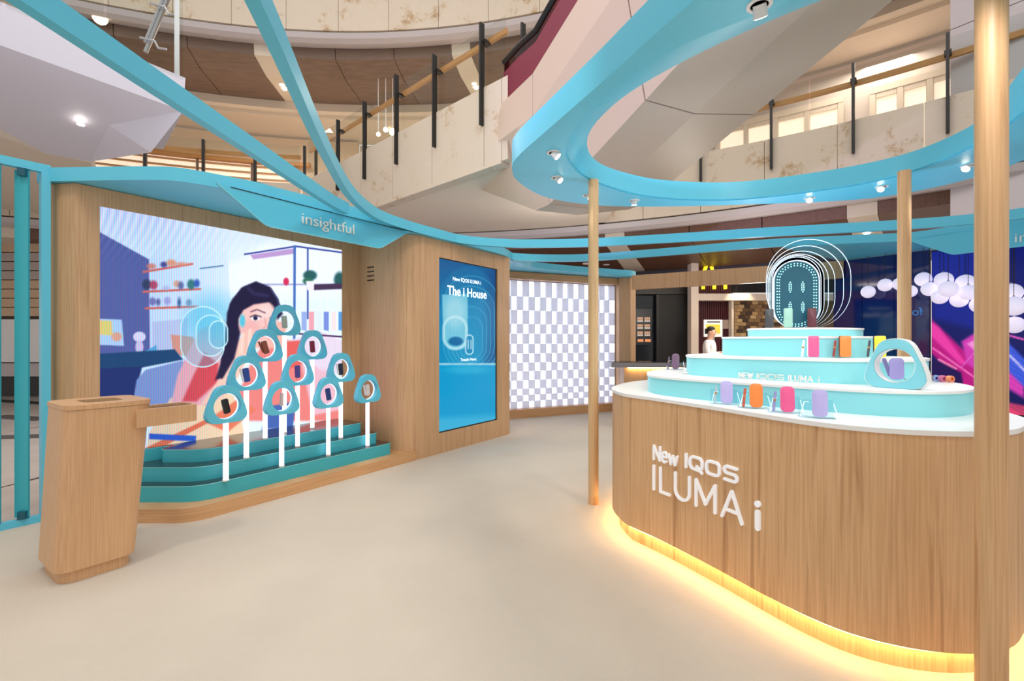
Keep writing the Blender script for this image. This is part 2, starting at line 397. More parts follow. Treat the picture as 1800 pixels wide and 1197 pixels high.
def grid_screen(name, origin, right, wd, ht, nx, ny, paint, m, parent):
    """flat picture; origin = top-left corner"""
    origin = Vector(origin); right = Vector(right).normalized()
    u = np.linspace(0, wd, nx); v = np.linspace(0, ht, ny); U, V = np.meshgrid(u, v)
    PX = origin.x+right.x*U; PY = origin.y+right.y*U; PZ = origin.z-V
    cv = Canvas(CX+F*PX/PY, CY-F*(PZ-CAMH)/PY); cv.U = U/wd; cv.V = V/ht; paint(cv)
    col = np.clip(cv.c, 0, 255)/255.; col = np.where(col <= .04045, col/12.92, ((col+.055)/1.055)**2.4)
    me = bpy.data.meshes.new(name)
    vs = np.stack([PX, PY, PZ], -1).reshape(-1, 3); i = np.arange(nx*ny).reshape(ny, nx)
    fs = np.stack([i[1:, :-1], i[1:, 1:], i[:-1, 1:], i[:-1, :-1]], -1).reshape(-1, 4)
    me.vertices.add(len(vs)); me.vertices.foreach_set('co', vs.ravel())
    me.loops.add(fs.size); me.loops.foreach_set('vertex_index', fs.ravel().astype(np.int32))
    me.polygons.add(len(fs)); me.polygons.foreach_set('loop_start', np.arange(0, fs.size, 4, dtype=np.int32))
    me.update(calc_edges=True)
    at = me.color_attributes.new('picture', 'FLOAT_COLOR', 'POINT')
    at.data.foreach_set('color', np.concatenate([col.reshape(-1, 3), np.ones((nx*ny, 1))], 1).ravel().astype(np.float32))
    me.materials.append(m); o = bpy.data.objects.new(name, me); C.objects.link(o); o.parent = parent; return o

def paint_room(c):
    c.grad(360, (214, 214, 238), 470, (226, 240, 250))
    c.poly([(380, 445), (440, 430), (603, 440), (603, 520), (380, 520)], (238, 244, 255), 20)
    c.poly([(340, 360), (500, 400), (420, 460), (300, 470), (262, 456)], (208, 222, 242), 14, .6)
    c.poly([(170, 405), (262, 456), (264, 625), (170, 625)], (92, 100, 158), 2)           # slate wall
    c.poly([(262, 456), (400, 440), (410, 640), (264, 640)], (212, 226, 244), 2)
    c.poly([(268, 566), (330, 560), (330, 620), (268, 620)], (196, 200, 226), 2)
    c.line([(430, 447), (520, 433), (603, 444)], 3, (60, 70, 150)); c.poly([(440, 448), (520, 436), (518, 446), (445, 456)], (186, 150, 200), 2)
    c.line([(518, 433), (517, 650)], 4.5, (70, 110, 180)); c.line([(541, 436), (541, 560)], 3, (60, 90, 160))
    c.line([(460, 500), (603, 500)], 3, (90, 90, 160), .5)
    for (x0, y0, x1, y1) in ((252, 478, 338, 464), (252, 513, 352, 508), (256, 542, 348, 539)): c.line([(x0, y0), (x1, y1)], 4, (222, 110, 100))
    for (x, y, rx, ry, cc) in ((266, 468, 8, 5, (226, 130, 110)), (288, 465, 6, 5, (60, 60, 130)), (301, 462, 8, 6, (236, 150, 110)), (318, 464, 12, 3, (228, 150, 120)),
            (258, 500, 8, 9, (50, 60, 90)), (270, 501, 7, 8, (190, 60, 90)), (292, 506, 6, 4, (190, 190, 220)), (311, 499, 6, 6, (226, 160, 130)), (318, 502, 5, 7, (90, 100, 150)), (336, 500, 7, 9, (40, 110, 110)), (346, 498, 5, 7, (40, 80, 170)),
            (268, 530, 6, 7, (120, 110, 170)), (278, 531, 4, 6, (90, 90, 150)), (294, 529, 6, 7, (170, 160, 210)), (315, 532, 3, 8, (40, 80, 130)), (332, 532, 5, 6, (120, 140, 170))):
        c.ell(x, y, rx, ry, cc, 4, .9)
    c.line([(352, 472), (392, 467)], 2.5, (90, 130, 160))
    c.poly([(172, 560), (214, 562), (218, 608), (172, 606)], (190, 214, 240), 2); c.poly([(174, 563), (196, 564), (198, 590), (174, 588)], (250, 214, 120), 3)
    c.ell(205, 592, 9, 8, (250, 170, 140), 3)
    c.ell(245, 592, 11, 9, (238, 222, 240), 2); c.ell(245, 610, 7, 12, (226, 200, 226), 2)
    c.poly([(255, 618), (275, 606), (276, 620)], (90, 170, 210), 2)
    c.poly([(300, 588), (340, 592), (345, 630), (305, 622)], (226, 150, 130), 2)
    c.poly([(170, 622), (307, 614), (322, 632), (240, 648), (235, 700), (170, 700)], (20, 70, 112), 2)   # sideboard / sofa
    c.poly([(170, 648), (250, 644), (236, 700), (170, 700)], (26, 48, 108), 3)
    c.poly([(232, 720), (240, 668), (256, 650), (320, 634), (345, 650), (330, 720)], (134, 152, 200), 2.5)
    c.poly([(262, 760), (300, 700), (410, 690), (430, 760), (430, 830), (250, 830)], (246, 206, 170), 4)
    # shirt and arms
    c.poly([(300, 712), (312, 660), (334, 612), (350, 580), (392, 560), (420, 600), (400, 660), (372, 712)], (238, 168, 176), 4)
    c.poly([(360, 620), (384, 640), (382, 672), (345, 706), (320, 706), (340, 660)], (216, 74, 84), 5)
    c.poly([(410, 600), (438, 588), (452, 600), (420, 660), (394, 700), (352, 712), (384, 668)], (250, 196, 176), 3)
    c.poly([(470, 592), (520, 600), (570, 640), (603, 690), (603, 740), (430, 740), (420, 690), (440, 640)], (234, 128, 122), 5)
    c.poly([(505, 600), (560, 580), (603, 600), (603, 660), (560, 650)], (228, 210, 226), 4)
    c.poly([(530, 640), (580, 650), (600, 720), (550, 730)], (236, 196, 214), 5, .8)
    c.poly([(430, 560), (505, 566), (500, 612), (440, 612)], (246, 178, 162), 4)
    # hair, face and raised hand
    c.ell(372, 556, 44, 40, (90, 190, 214), 36, .55)
    c.poly([(398, 572), (399, 550), (408, 526), (428, 504), (450, 495), (474, 504), (489, 528), (497, 552), (488, 562), (470, 530), (430, 536), (424, 580), (412, 630), (392, 664), (378, 668), (388, 640), (392, 606)], (34, 26, 62), 4)
    c.ell(452, 562, 34, 40, (244, 190, 182), 5)
    c.ell(440, 580, 16, 18, (236, 168, 164), 10, .7); c.ell(466, 548, 16, 12, (252, 214, 206), 10, .7)
    c.poly([(399, 570), (404, 534), (424, 506), (450, 495), (476, 506), (492, 536), (484, 536), (474, 531), (446, 535), (428, 545), (419, 560), (417, 590), (408, 628), (390, 666), (384, 660), (394, 606)], (30, 24, 58), 3.5)
    c.line([(436, 506), (446, 516), (470, 520)], 5, (92, 84, 140), .35, 6); c.line([(476, 508), (488, 526), (492, 548)], 3.5, (60, 60, 100), 1, 2)
    c.line([(441, 548), (452, 544), (466, 550)], 2.2, (96, 60, 84), .9, 2)
    c.ell(449, 559, 8, 4.5, (250, 236, 240), 2); c.ell(449, 559, 4, 4, (40, 36, 70), 1.5); c.line([(440, 557), (449, 553.5), (459, 557)], 2, (60, 36, 60), 1, 1.5)
    c.ell(480, 560, 6, 4, (60, 50, 80), 2); c.line([(466, 560), (468, 574), (462, 577)], 1.8, (214, 140, 140), .8, 2); c.ell(460, 588, 9, 3.5, (206, 80, 100), 2)
    c.ell(426, 564, 5, 11, (70, 190, 214), 3, .9)
    for k, (x, y) in enumerate(((428, 588), (434, 583), (440, 581), (446, 584))): c.line([(424+k*7, 618), (x, y)], 6.5, ((250, 206, 190), (238, 184, 170))[k % 2], 1, 3)
    # windows, plants and shelves on the right
    c.ell(545, 484, 12, 9, (40, 90, 90), 4); c.ell(541, 494, 9, 6, (50, 110, 90), 3); c.poly([(538, 494), (554, 494), (552, 510), (540, 510)], (240, 230, 236), 2)
    c.ell(597, 492, 10, 14, (40, 90, 90), 5); c.poly([(552, 500), (603, 498), (603, 508), (552, 510)], (70, 50, 80), 2)
    for k in range(6): c.poly([(530+k*13, 548), (539+k*13, 548), (539+k*13, 582), (530+k*13, 580)], [(150, 170, 220), (236, 160, 170), (220, 230, 250), (120, 140, 210), (250, 220, 220), (90, 150, 210)][k], 1.5)
    c.line([(515, 586), (603, 592)], 3, (80, 40, 90)); c.ell(503, 495, 5, 7, (210, 50, 90), 2)
    c.poly([(505, 600), (530, 598), (530, 640), (505, 650)], (226, 96, 90), 3)
    # table bottom left
    c.poly([(250, 790), (360, 738), (365, 744), (255, 802)], (226, 110, 80), 2); c.poly([(262, 762), (345, 766), (344, 776), (262, 772)], (40, 90, 190), 2)
    c.poly([(255, 800), (330, 780), (330, 830), (250, 830)], (242, 166, 100), 4); c.poly([(360, 742), (420, 700), (450, 720), (400, 760)], (230, 120, 90), 4)
    c.poly([(470, 715), (520, 705), (515, 750), (460, 755)], (70, 100, 170), 3)
    # cyan rounded outlines floating over the picture
    for (cx, cy, ww, hh) in ((356, 592, 76, 106), (370, 590, 50, 72), (384, 588, 32, 48)): c.stad(cx, cy, ww, hh, (210, 246, 252), 2, .95, (80, 190, 220), .30)
    c.c = (c.c-128)*1.12+142
    k = np.clip((470-c.X)/200, .25, 1)
    ph = c.X*1.5+np.sin(c.Y*.01+c.X*.015)*2.5
    for ch, off, am in ((0, 0, .42), (1, 2.1, .28), (2, 4.0, .12)): c.c[..., ch] *= 1-am*k*(.5+.5*np.sin(ph+off))
    tl = np.clip((470-c.Y)/90, 0, 1)*np.clip((480-c.X)/180, 0, 1); c.c += (tl*16*np.sin(c.X*.42+(c.Y-360)**2*.0016+c.Y*.05))[..., None]*np.array([1, .7, .5])
t = thing('led_screen', 'wall-sized screen showing a woman in a bright room, behind the stepped plinth', 'screen')
M_LED = vcol('led picture', 1.0, .5)
part('screen_body', MB().wbox(sc0+.004, sc1-.004, DW+.016, DW+.12, sh0+.004, sh1-.004), BLACK, t)
grid_screen('screen_picture', sd(sc0+.002, DW+.012, sh1), UW, sc1-sc0-.004, sh1-sh0, 400, 330, paint_room, M_LED, t)

def paint_poster(c):
    c.grad(455, (24, 92, 150), 640, (6, 148, 200))
    c.poly([(860, 455), (880, 470), (880, 640), (850, 640)], (22, 70, 130), 20, .7)
    for k in range(6): c.ell(822-k*2, 560+k*8, 58-k*8, 92-k*13, (40, 160, 205), 1.5, .18); 
    for k in range(5): c.stad(828, 570+6*k, 96-14*k, 170-24*k, (90, 190, 225), 1.4, .55)
    c.poly([(777, 518), (822, 516), (822, 608), (812, 614), (790, 614), (780, 600)], (140, 216, 236), 2.5, .8)
    c.ell(800, 548, 18, 26, (196, 236, 244), 14, .5); c.stad(800, 585, 40, 56, (200, 240, 248), 5, .7); c.ell(801, 600, 13, 8, (20, 110, 165), 3)
    c.stad(825, 606, 13, 34, (190, 235, 250), 2, 1, (30, 140, 190), .7); c.line([(823, 598), (823, 613)], 1.5, (210, 240, 255)); c.line([(828, 598), (828, 613)], 1.5, (210, 240, 255))
    c.poly([(765, 641), (880, 641), (880, 770), (765, 770)], (2, 158, 212), 1.5); c.line([(770, 640), (876, 640)], 3.5, (150, 214, 236)); c.ell(822, 650, 36, 7, (60, 190, 226), 6, .6)
    c.poly([(765, 735), (880, 728), (880, 770), (765, 775)], (70, 185, 226), 12, .8)
t = thing('portrait_display', 'tall portrait touch display with glowing blue screen set into the oak box wall', 'screen')
part('display_body', MB().wbox(ps0+.004, ps1-.004, DB+.02, DB+.1, pz0+.004, pz1-.004), BLACK, t)
grid_screen('screen_picture', sd(ps0+.012, DB+.016, pz1-.012), UW, ps1-ps0-.05, pz1-pz0-.03, 110, 220, paint_poster, vcol('poster picture', .95, .12), t)
E_TXT = emis('glowing white lettering', (232, 246, 252), 1.0)
def ptext(txt, px, py, size, wide=None, bold=0):
    s = sofpx(px, DB); p = sd(s, DB+.013); Z = p.y; h = CAMH+(CY-py)/F*Z
    o = place_text('lettering', txt, size, .001, E_TXT, (p.x, p.y, h), UW, (0, 0, 1), t, bold, wide)
ptext('New IQOS ILUMA i', 823, 494, .07, .60, .0005); ptext('The i House', 824, 515, .17, .84, .003); ptext('Touch Here', 825, 632, .06, .34, .0004)

# ------------------------------------------------------------------ OAK PLATFORM and STEPPED PLINTH
def plat(D, Zc, sr, xl, rr=.18):       # front line at D, left part parallel to the picture at depth Zc
    # intersection of Z=Zc with line D
    s = (Zc-D*A1)/A2; c = sd(s, D)
    return [(xl, Zc), (c.x, c.y), W2(sr, D)]
p = plat(4.25, 3.79, SB+.14, -3.36)
out = roundp([p[0], p[1], p[2], W2(SB+.14, 4.6), W2(SB-.0, DW), W2(1.25, DW), (-3.36, 4.05)], [0, .3, 0, 0, 0, 0, 0], 14)
tag(MB().prism(out, 0, .11).build('platform', OAKH, None, True), 'low oak platform with a rounded front corner under the teal steps', 'platform')
t = thing('stepped_plinth', 'three-tier teal plinth with black marble tops in front of the big screen', 'plinth')
TR = ((4.385, 3.955, 3.84, -3.30, .11, .245), (4.50, 4.075, 3.73, -3.25, .245, .37), (4.655, 4.235, 3.63, -3.125, .37, .486))
for D, Zc, sr, xl, h0, h1 in TR:
    p = plat(D, Zc, sr, xl)
    out = roundp([p[0], p[1], p[2], W2(sr, DW-.01), W2((1.45 if xl > -3.2 else 1.34), DW-.01), (xl, Zc+.2)], [.05, .28, .05, 0, 0, .03], 12)
    st = part('step', MB().prism(out, h0, h1-.006), TEALD, t, True)
    part('marble_top', MB().prism(offset(out, -.004), h1-.006, h1), MARB, st, True)
    ed = MB(); o2 = [Vector((q[0], q[1])) for q in out]
    part('edge_trim', MB().torus([[(q.x, q.y, h1-.008) for q in offset(out, .002)], [(q.x, q.y, h1-.002) for q in offset(out, .002)], [(q.x, q.y, h1-.002) for q in out], [(q.x, q.y, h1-.008) for q in out]]), AQUA, st)

# ------------------------------------------------------------------ LOLLIPOP DISPLAY STANDS
def tri_outline(wd, ht, r=.10, n=10):
    return roundp([(-wd*.66, -ht*.5), (wd*.66, -ht*.5), (0, ht*.88)], [r*.78, r*.78, r], n)
def head_outline(n=48):
    # softly bulging three-cornered outline
    ctrl = [(0, .168), (.075, .145), (.118, .065), (.155, -.035), (.163, -.105), (.115, -.148), (0, -.152), (-.115, -.148), (-.163, -.105), (-.155, -.035), (-.118, .065), (-.075, .145)]
    return polar(catmull(ctrl, 6), (0, 0), n)
HO = head_outline()
def frame_rings(outline, rh, hc, thick, n=48, sc=1.0):
    hole = [Vector((hc[0]+rh*math.cos(2*PI*k/n), hc[1]+rh*math.sin(2*PI*k/n))) for k in range(n)]
    def P(pts, y, s=1.0): return [Vector((p.x*sc*s, y, p.y*sc*s)) for p in pts]
    return P(outline, -thick/2, .985), P(outline, -thick/2+.006), P(outline, thick/2-.006), P(outline, thick/2, .985), P(hole, thick/2), P(hole, -thick/2)
FR = frame_rings(HO, .112, (0, -.010), .07)
cols = {'black': (28, 28, 34), 'blue': (36, 76, 160), 'copper brown': (150, 82, 60), 'pale green': (170, 186, 172), 'champagne': (214, 190, 186), 'violet': (82, 66, 150),
        'dark red': (130, 34, 62), 'navy blue': (26, 62, 128), 'midnight': (20, 38, 66), 'silver white': (222, 216, 216)}
STANDS = [(397, 845, 0, 'black', 'nearest stand of the front row, beside the bin arm'), (495, 820, 0, 'champagne', 'second stand of the front row'),
          (577, 800, 0, 'navy blue', 'third stand of the front row'), (646, 784, 0, 'silver white', 'far end stand of the front row, by the oak box'),
          (433, 805, 1, 'blue', 'nearest stand of the middle row'), (523, 785, 1, 'violet', 'centre stand of the middle row'), (599, 770, 1, 'midnight', 'far stand of the middle row'),
          (466, 771, 2, 'copper brown', 'nearer of the two stands on the top step'), (549, 753, 2, 'dark red', 'farther of the two stands on the top step'),
          (500, 761, 3, 'pale green', 'tallest stand at the very back')]
HC = [.897, 1.145, 1.395, 1.655]; TOPS = [.245, .37, .486, .486]
proto = None; RZW = math.atan2(A2, A1)
def rbox(mb, c, sx, sy, sz, r, n=4, M=None):  # slab with rounded outline in x-z, thickness sy
    o = roundp([(-sx/2, -sz/2), (sx/2, -sz/2), (sx/2, sz/2), (-sx/2, sz/2)], r, n); c = Vector(c)
    f = lambda pts, y, s: [c+(M@Vector((p.x*s, y, p.y*s)) if M else Vector((p.x*s, y, p.y*s))) for p in pts]
    e = min(.12*sx, sy*.3)
    return mb.loft([f(o, -sy/2, 1-2*e/sx*.9), f(o, -sy/2+e*.6, 1), f(o, sy/2-e*.6, 1), f(o, sy/2, 1-2*e/sx*.9)])
for i, (px, py, row, cn, where) in enumerate(STANDS):
    b = gp(px, py, TOPS[row]); hh = HC[row]-TOPS[row]
    t = thing('display_stand', 'teal frame on white pole, '+where, 'display stand', b, RZW, 'teal lollipop stands on the stepped plinth')
    part('pole', MB().lathe([(.0215, .012), (.0215, hh-.15)], (0, 0, 0), 16), E_TUBE, t, True)
    part('pole_base', MB().lathe([(.026, 0), (.026, .012)], (0, 0, 0), 16), SOLID, t, True)
    if proto is None:
        fr = part('frame', MB().torus(FR), TEAL, t, True, ang=.7)
        rg = part('light_ring', MB().torus([[(.1115*math.cos(2*PI*k/40), y, -.010+.1115*math.sin(2*PI*k/40)) for k in range(40)] if j == 0 else [(.107*math.cos(2*PI*k/40), y, -.010+.107*math.sin(2*PI*k/40)) for k in range(40)] for j, y in ((0, .014), (0, .030), (1, .030), (1, .014))]), E_EDGE, t, True)
        proto = (fr, rg)
        fr.location.z = rg.location.z = hh
    else:
        for q in proto: c = q.copy(); C.objects.link(c); c.parent = t; c.location = (0, 0, hh)
    part('mount_rod', MB().tube([(0, .012, hh-.113), (0, .012, hh-.05)], .004, 6), ACRY, t)
    m = mat('device '+cn, cols[cn], .35)
    tl = (-.22, .05, -.18, -.12, -.15, -.05, -.06, -.30, -.10, -.08)[i]
    d = thing('device', cn+' device in the '+where, 'device', b+Vector((0, 0, hh-.012)), RZW+.1, 'pocket devices in the teal frames')
    part('body', rbox(MB(), (0, 0, 0), .054 if cn != 'champagne' else .026, .024, .128, .013, M=Matrix.Rotation(tl, 3, 'Y')), m, d, True)
    if i in (3, 4, 6, 7): part('holder_stick', rbox(MB(), (-.040, .004, .002), .016, .012, .12, .006, M=Matrix.Rotation(tl-.12, 3, 'Y')), WHITE if i != 7 else m, d, True)

# ------------------------------------------------------------------ LEFT CANOPY
def cv_(pts): return [Vector(p) for p in pts]
front = catmull([(-3.76, 3.87), (-3.3, 3.85), (-2.95, 3.84), (-2.72, 3.86), (-2.54, 3.97), (-2.254, 4.22), W2(2.4, 4.26), W2(3.0, 4.22), W2(3.6, 4.18), W2(4.2, 4.18), W2(5.0, 4.18), W2(5.8, 4.2), (0.0, 7.62), (.16, 8.0), (.40, 8.47), (1.1, 8.92), (1.95, 9.34), (2.35, 9.52), (2.52, 9.78), (2.45, 10.05)], 5, False)
t = thing('left_canopy', 'teal canopy over the left screen wall with the hanging insightful sign', 'canopy')
back = [(2.2, 10.2), (.5, 9.6), (-.9, 8.9), W2(6.0, DW+.25), W2(1.0, DW+.25), (-3.9, 4.1)]
outl = [tuple(p[:2]) for p in front]+back
part('soffit', MB().prism(outl, CH0+.004, CH1-.004), TEAL, t, True)
part('fascia', MB().sweep([tuple(p[:2]) for p in front], .03, CH0, CH1, 0), TEAL, t, True)
# hanging sign board
bo = roundp([(1.84, 2.74), (2.26, 2.468), (3.52, 2.468), (3.96, 2.74)], [0, .16, .16, 0], 10)
mb = MB(); mb.loft([[sd(q.x, 4.215, q.y) for q in bo], [sd(q.x, 4.24, q.y) for q in bo]]); sg = part('sign_board', mb, TEAL, t, True)
mb = MB(); nb = len(bo)
o_ = [sd(q.x, 4.2145, q.y) for q in bo]; 
mb.tube([sd(q.x, 4.214, q.y) for q in bo], .0035, 5); part('edge_trim', mb, AQUA, sg)
place_text('lettering', 'insightful', .15, .006, SOLID, sd(2.88, 4.208, 2.605), UW, (0, 0, 1), sg, -.0012, .585)
part('shadow_gap', MB().sweep([tuple(sd(s_, 4.2125)[:2]) for s_ in (1.95, 2.6, 3.2, 3.88)], .003, CH0-.004, CH0+.003), BLACK, t)

# ------------------------------------------------------------------ ROOF BEAMS
def beam(pts, label, name='roof_beam', wd=.06, h0=CH0, h1=CH1, n=8):
    pa = [tuple(p[:2]) for p in catmull(pts, n, False)]
    return tag(MB().sweep(pa, wd, h0, h1, 0).build(name, TEAL, None, True), label, 'beam', 'teal roof beams')
beam([(-1.98, -1.5), (-1.93, 0), (-1.885, 1.8), (-1.80, 3.4), (-1.74, 4.5), (-1.68, 4.85)], 'long teal beam crossing the upper left corner to the sign canopy')
beam([(-.35, -1.5), (-.64, 0), (-.98, 1.8), (-1.26, 3.1), (-1.44, 4.1), (-1.475, 4.7), (-1.42, 5.15), (-1.24, 5.55), (-1.10, 5.83)], 'steeper teal beam right of the long one, bending into the canopy edge')
beam([(-1.02, 6.02), (-.80, 6.24), (-.5, 6.45), (-.15, 6.57), (.2, 6.62), (1.05, 6.55), (2.1, 6.26), (3.16, 5.92), (4.45, 5.56), (5.14, 5.26), (5.55, 4.85), (6.2, 4.0)], 'nearer of the two teal beams arching between left and right canopies')
beam([(-.25, 7.35), (.0, 7.62), (.45, 7.76), (1.24, 7.72), (2.3, 7.25), (3.5, 6.62), (4.5, 6.35), (5.1, 6.22)], 'farther of the two teal beams arching between left and right canopies')

# ------------------------------------------------------------------ GATE at the left edge
t = thing('slatted_gate', 'teal metal frame with upright slats at the far left edge of the stand', 'gate')
a = sd(sofpx(70, 5.3), 5.3)
gs1 = sofpx(87, 5.3); gs0 = gs1-1.9
mb = MB(); mb.wbox(gs0, gs1, 5.27, 5.33, 2.80, 2.865); part('top_rail', mb, TEAL, t)
mb = MB(); mb.wbox(gs0, gs1, 5.27, 5.33, 0, .05); part('bottom_rail', mb, TEAL, t)
mb = MB(); mb.wbox(sofpx(71, 5.3), gs1, 5.26, 5.34, 0.05, 2.80); part('post', mb, TEAL, t)
for pxs in (39, -12, -68, -130):
    s_ = sofpx(pxs, 5.3); c = sd(s_, 5.3, 1.425)
    sl = part('slat', MB().box(c, (.088, .02, 2.72), .25), TEALD, t)
    for hz in (2.765, .085): part('pivot_bracket', MB().box((c.x+.02, c.y-.012, hz), (.05, .05, .06), .25), mat('dark teal metal', (20, 90, 110), .4), sl)

# ------------------------------------------------------------------ BIN with arm
t = thing('litter_bin', 'tapered oak litter bin with a square opening standing alone on the carpet', 'bin')
def quad(pts, h, r=.085, n=8): return [(q.x, q.y, h) for q in roundp(pts, r, n)]
def lerp2(a, b, k): return (a[0]+(b[0]-a[0])*k, a[1]+(b[1]-a[1])*k)
HT = 1.06
# plan corners at floor and at top: near-left, near-right, far-right, far-left
e = Vector((.569, .822)); g = Vector((-.822, .569))
def cor(base, wd, dp): b = Vector(base); return [tuple(b), tuple(b+e*wd), tuple(b+e*wd+g*dp), tuple(b+g*dp)]
bot = cor((-2.655, 2.78), .40, .47); top = cor((-2.63, 2.82), .435, .47)
def binring(k, ins=0):
    pts = [Vector(lerp2(b, c, k)) for b, c in zip(bot, top)]; ce = sum(pts, Vector((0, 0)))/4
    return [p+(ce-p).normalized()*ins for p in pts]
part('plinth', MB().loft([quad(binring(0, .035), .0), quad(binring(0, .035), .075)]), OAKB, t, True)
part('body', MB().loft([quad(binring(0), .075), quad(binring(1), HT-.03)], cap=True), OAKB, t, True)
ringo = roundp(binring(1, -.006), .08, 10); ce = sum(ringo, Vector((0, 0)))/len(ringo)
hole = roundp(binring(1, .17), .05, 6)
N_ = 64; ro = polar(ringo, ce, N_); rh = polar(hole, ce, N_)
lid = part('lid', MB().torus([[(p.x, p.y, HT-.028) for p in ro], [(p.x, p.y, HT) for p in ro], [(p.x, p.y, HT) for p in rh], [(p.x, p.y, HT-.028) for p in rh]]), OAKB, t, True)
part('opening', MB().prism(rh, HT-.029, HT-.024), BLACK, lid)
# arm: small shelf box projecting from the right side
HA = 1.0; AB = Vector((-2.418, 3.078))
ar = [AB, AB+e*.365, AB+e*.365+g*.25, AB+g*.25]
ar = roundp([tuple(x) for x in ar], [0, .05, .05, 0], 6); ca = sum(ar, Vector((0, 0)))/len(ar)
am = part('arm', MB().prism(ar, .885, HA-.02), OAKB, t, True)
ro = polar(ar, ca, 48); rh = polar(roundp([tuple(ca+(p-ca)*.70) for p in [Vector(x) for x in ar]], 0, 1), ca, 48)
part('arm_rim', MB().torus([[(p.x, p.y, HA-.02) for p in ro], [(p.x, p.y, HA) for p in ro], [(p.x, p.y, HA) for p in rh], [(p.x, p.y, HA-.02) for p in rh]]), OAKB, am)
part('tray', MB().prism(rh, HA-.0195, HA-.016), mat('dark brown tray', (92, 66, 58), .4), am)

# ------------------------------------------------------------------ CHECKERED LIGHT WALL
LA = Vector((0, 8.92, 0)); LBp = Vector((2.15, 9.94, 0)); LU = (LBp-LA).normalized(); LN = Vector((LU.y, -LU.x, 0))
LS = LA-LU*.75; LW = (LBp-LS).length; lrz = math.atan2(LU.y, LU.x)
t = thing('checkered_light_wall', 'backlit white wall of small staggered blocks left of the thin front column', 'light wall')
c = LS+LU*LW/2-LN*.11; part('light_panel', MB().box((c.x, c.y, 1.375), (LW+.10, .04, 2.42), lrz), E_PANEL, t)
hs = [28, 24, 24, 17, 18, 17, 16, 15, 16, 15, 11, 11, 12]; tot = sum(hs); zt = 2.585; H_ = 2.42
BLK = mat('frosted pale block', (228, 228, 230), .6); _nt = BLK.node_tree; _tr = _nt.nodes.new('ShaderNodeBsdfTranslucent'); _tr.inputs[0].default_value = (.86, .87, .90, 1)
_mx = _nt.nodes.new('ShaderNodeMixShader'); _mx.inputs[0].default_value = .5; _nt.links.new(_nt.nodes['Principled BSDF'].outputs[0], _mx.inputs[1]); _nt.links.new(_tr.outputs[0], _mx.inputs[2]); _nt.links.new(_mx.outputs[0], _nt.nodes['Material Output'].inputs[0])
ncol = 25; cw = LW/ncol; blk = {}
for r, h in enumerate(hs):
    hh = h/tot*H_; zc = zt-hh/2
    for k in range(ncol):
        if (k+r) % 2: continue
        p = LS+LU*(k+.5)*cw-LN*.055
        me = blk.get(r)
        if me is None:
            ob = MB().box((0, 0, 0), (cw*.97, .06, hh*.985)).build('block', BLK); blk[r] = ob.data
        else: ob = bpy.data.objects.new('block', me); C.objects.link(ob)
        ob.parent = t; ob.location = (p.x, p.y, zc); ob.rotation_euler = (0, 0, lrz)
    zt -= hh
fr = thing('light_wall_frame', 'oak surround of the checkered light wall with its right post', 'frame')
c = LS+LU*LW/2; part('base_rail', MB().box((c.x, c.y, .08), (LW, .16, .16), lrz), OAKH, fr)
part('head_rail', MB().box((c.x, c.y, 2.665), (LW, .16, .13), lrz), OAKH, fr)
pp = roundp([tuple((LBp+LN*.12)[:2]), (2.41, 9.70), (2.62, 10.1), (2.2, 10.2)], [.02, .05, .02, .02], 5)
part('post', MB().prism(pp, 0, CH0), OAK, fr, True)
tag(MB().sweep([tuple(p[:2]) for p in catmull([(2.36, 9.42), (3.0, 9.05), (3.7, 8.62), (4.39, 8.21), (5.33, 7.68)], 6, False)], .10, 2.455, CH0-.002, 1).build('header_beam', OAK, None, True),
    'pale oak header curving from the light wall to the dark glass wall', 'beam')

# ------------------------------------------------------------------ MAIN RING CANOPY on three columns
RH0, RH1 = 2.87, 3.06
RO = [(0, 3.95), (.06, 4.28), (.34, 4.74), (.84, 5.0), (1.5, 5.07), (2.54, 4.98), (3.4, 4.84), (3.8, 4.6), (4.03, 4.15), (4.0, 3.6), (3.75, 2.9), (3.35, 2.1), (2.95, 1.4), (2.5, .85), (2.0, .7), (1.5, .9), (1.1, 1.4), (.76, 2.0), (.477, 2.67), (.231, 3.24), (.04, 3.7)]
RIB = [(1.10, 2.08), (.80, 2.35), (.53, 2.82), (.41, 3.44), (.50, 3.87), (.75, 4.28), (1.26, 4.68), (1.75, 4.82), (2.2, 4.83), (2.6, 4.70), (3.13, 4.38), (3.37, 4.0), (3.36, 3.47), (3.10, 2.8), (2.65, 2.1), (2.3, 1.84), (1.95, 1.75), (1.6, 1.78), (1.3, 1.9)]
RIT = [(1.33, 2.38), (.97, 2.78), (.70, 3.25), (.60, 3.80), (.78, 4.32), (1.28, 4.70), (1.75, 4.84), (2.2, 4.86), (2.6, 4.74), (3.13, 4.42), (3.42, 4.05), (3.42, 3.5), (3.10, 2.95), (2.75, 2.45), (2.35, 2.15), (1.95, 2.08), (1.6, 2.18)]
N_ = 144; rc = (1.95, 3.3)
ro = polar(catmull(RO, 8), rc, N_); rib = polar(catmull(RIB, 8), rc, N_); rit = polar(catmull(RIT, 8), rc, N_)
t = thing('ring_canopy', 'large teal three-cornered ring roof floating above the counter on three oak columns', 'canopy')
R = lambda pts, h: [(p.x, p.y, h) for p in pts]
part('roof_ring', MB().torus([R(ro, RH0), R(ro, RH1), R(rit, RH1), R([p+(q-p).normalized()*.004 for p, q in zip(rib, ro)], RH0+.012), R([p+(q-p).normalized()*.018 for p, q in zip(rib, ro)], RH0+.012), R([p+(q-p).normalized()*.018 for p, q in zip(rib, ro)], RH0)]), TEAL, t, True, ang=.5)
sp = []
for (px, py) in ((973, 268), (979, 312), (1033, 343), (1115, 352), (1423, 348), (1550, 328), (1702, 291), (1335, 8)):
    sp.append(gp(px, py, RH0))
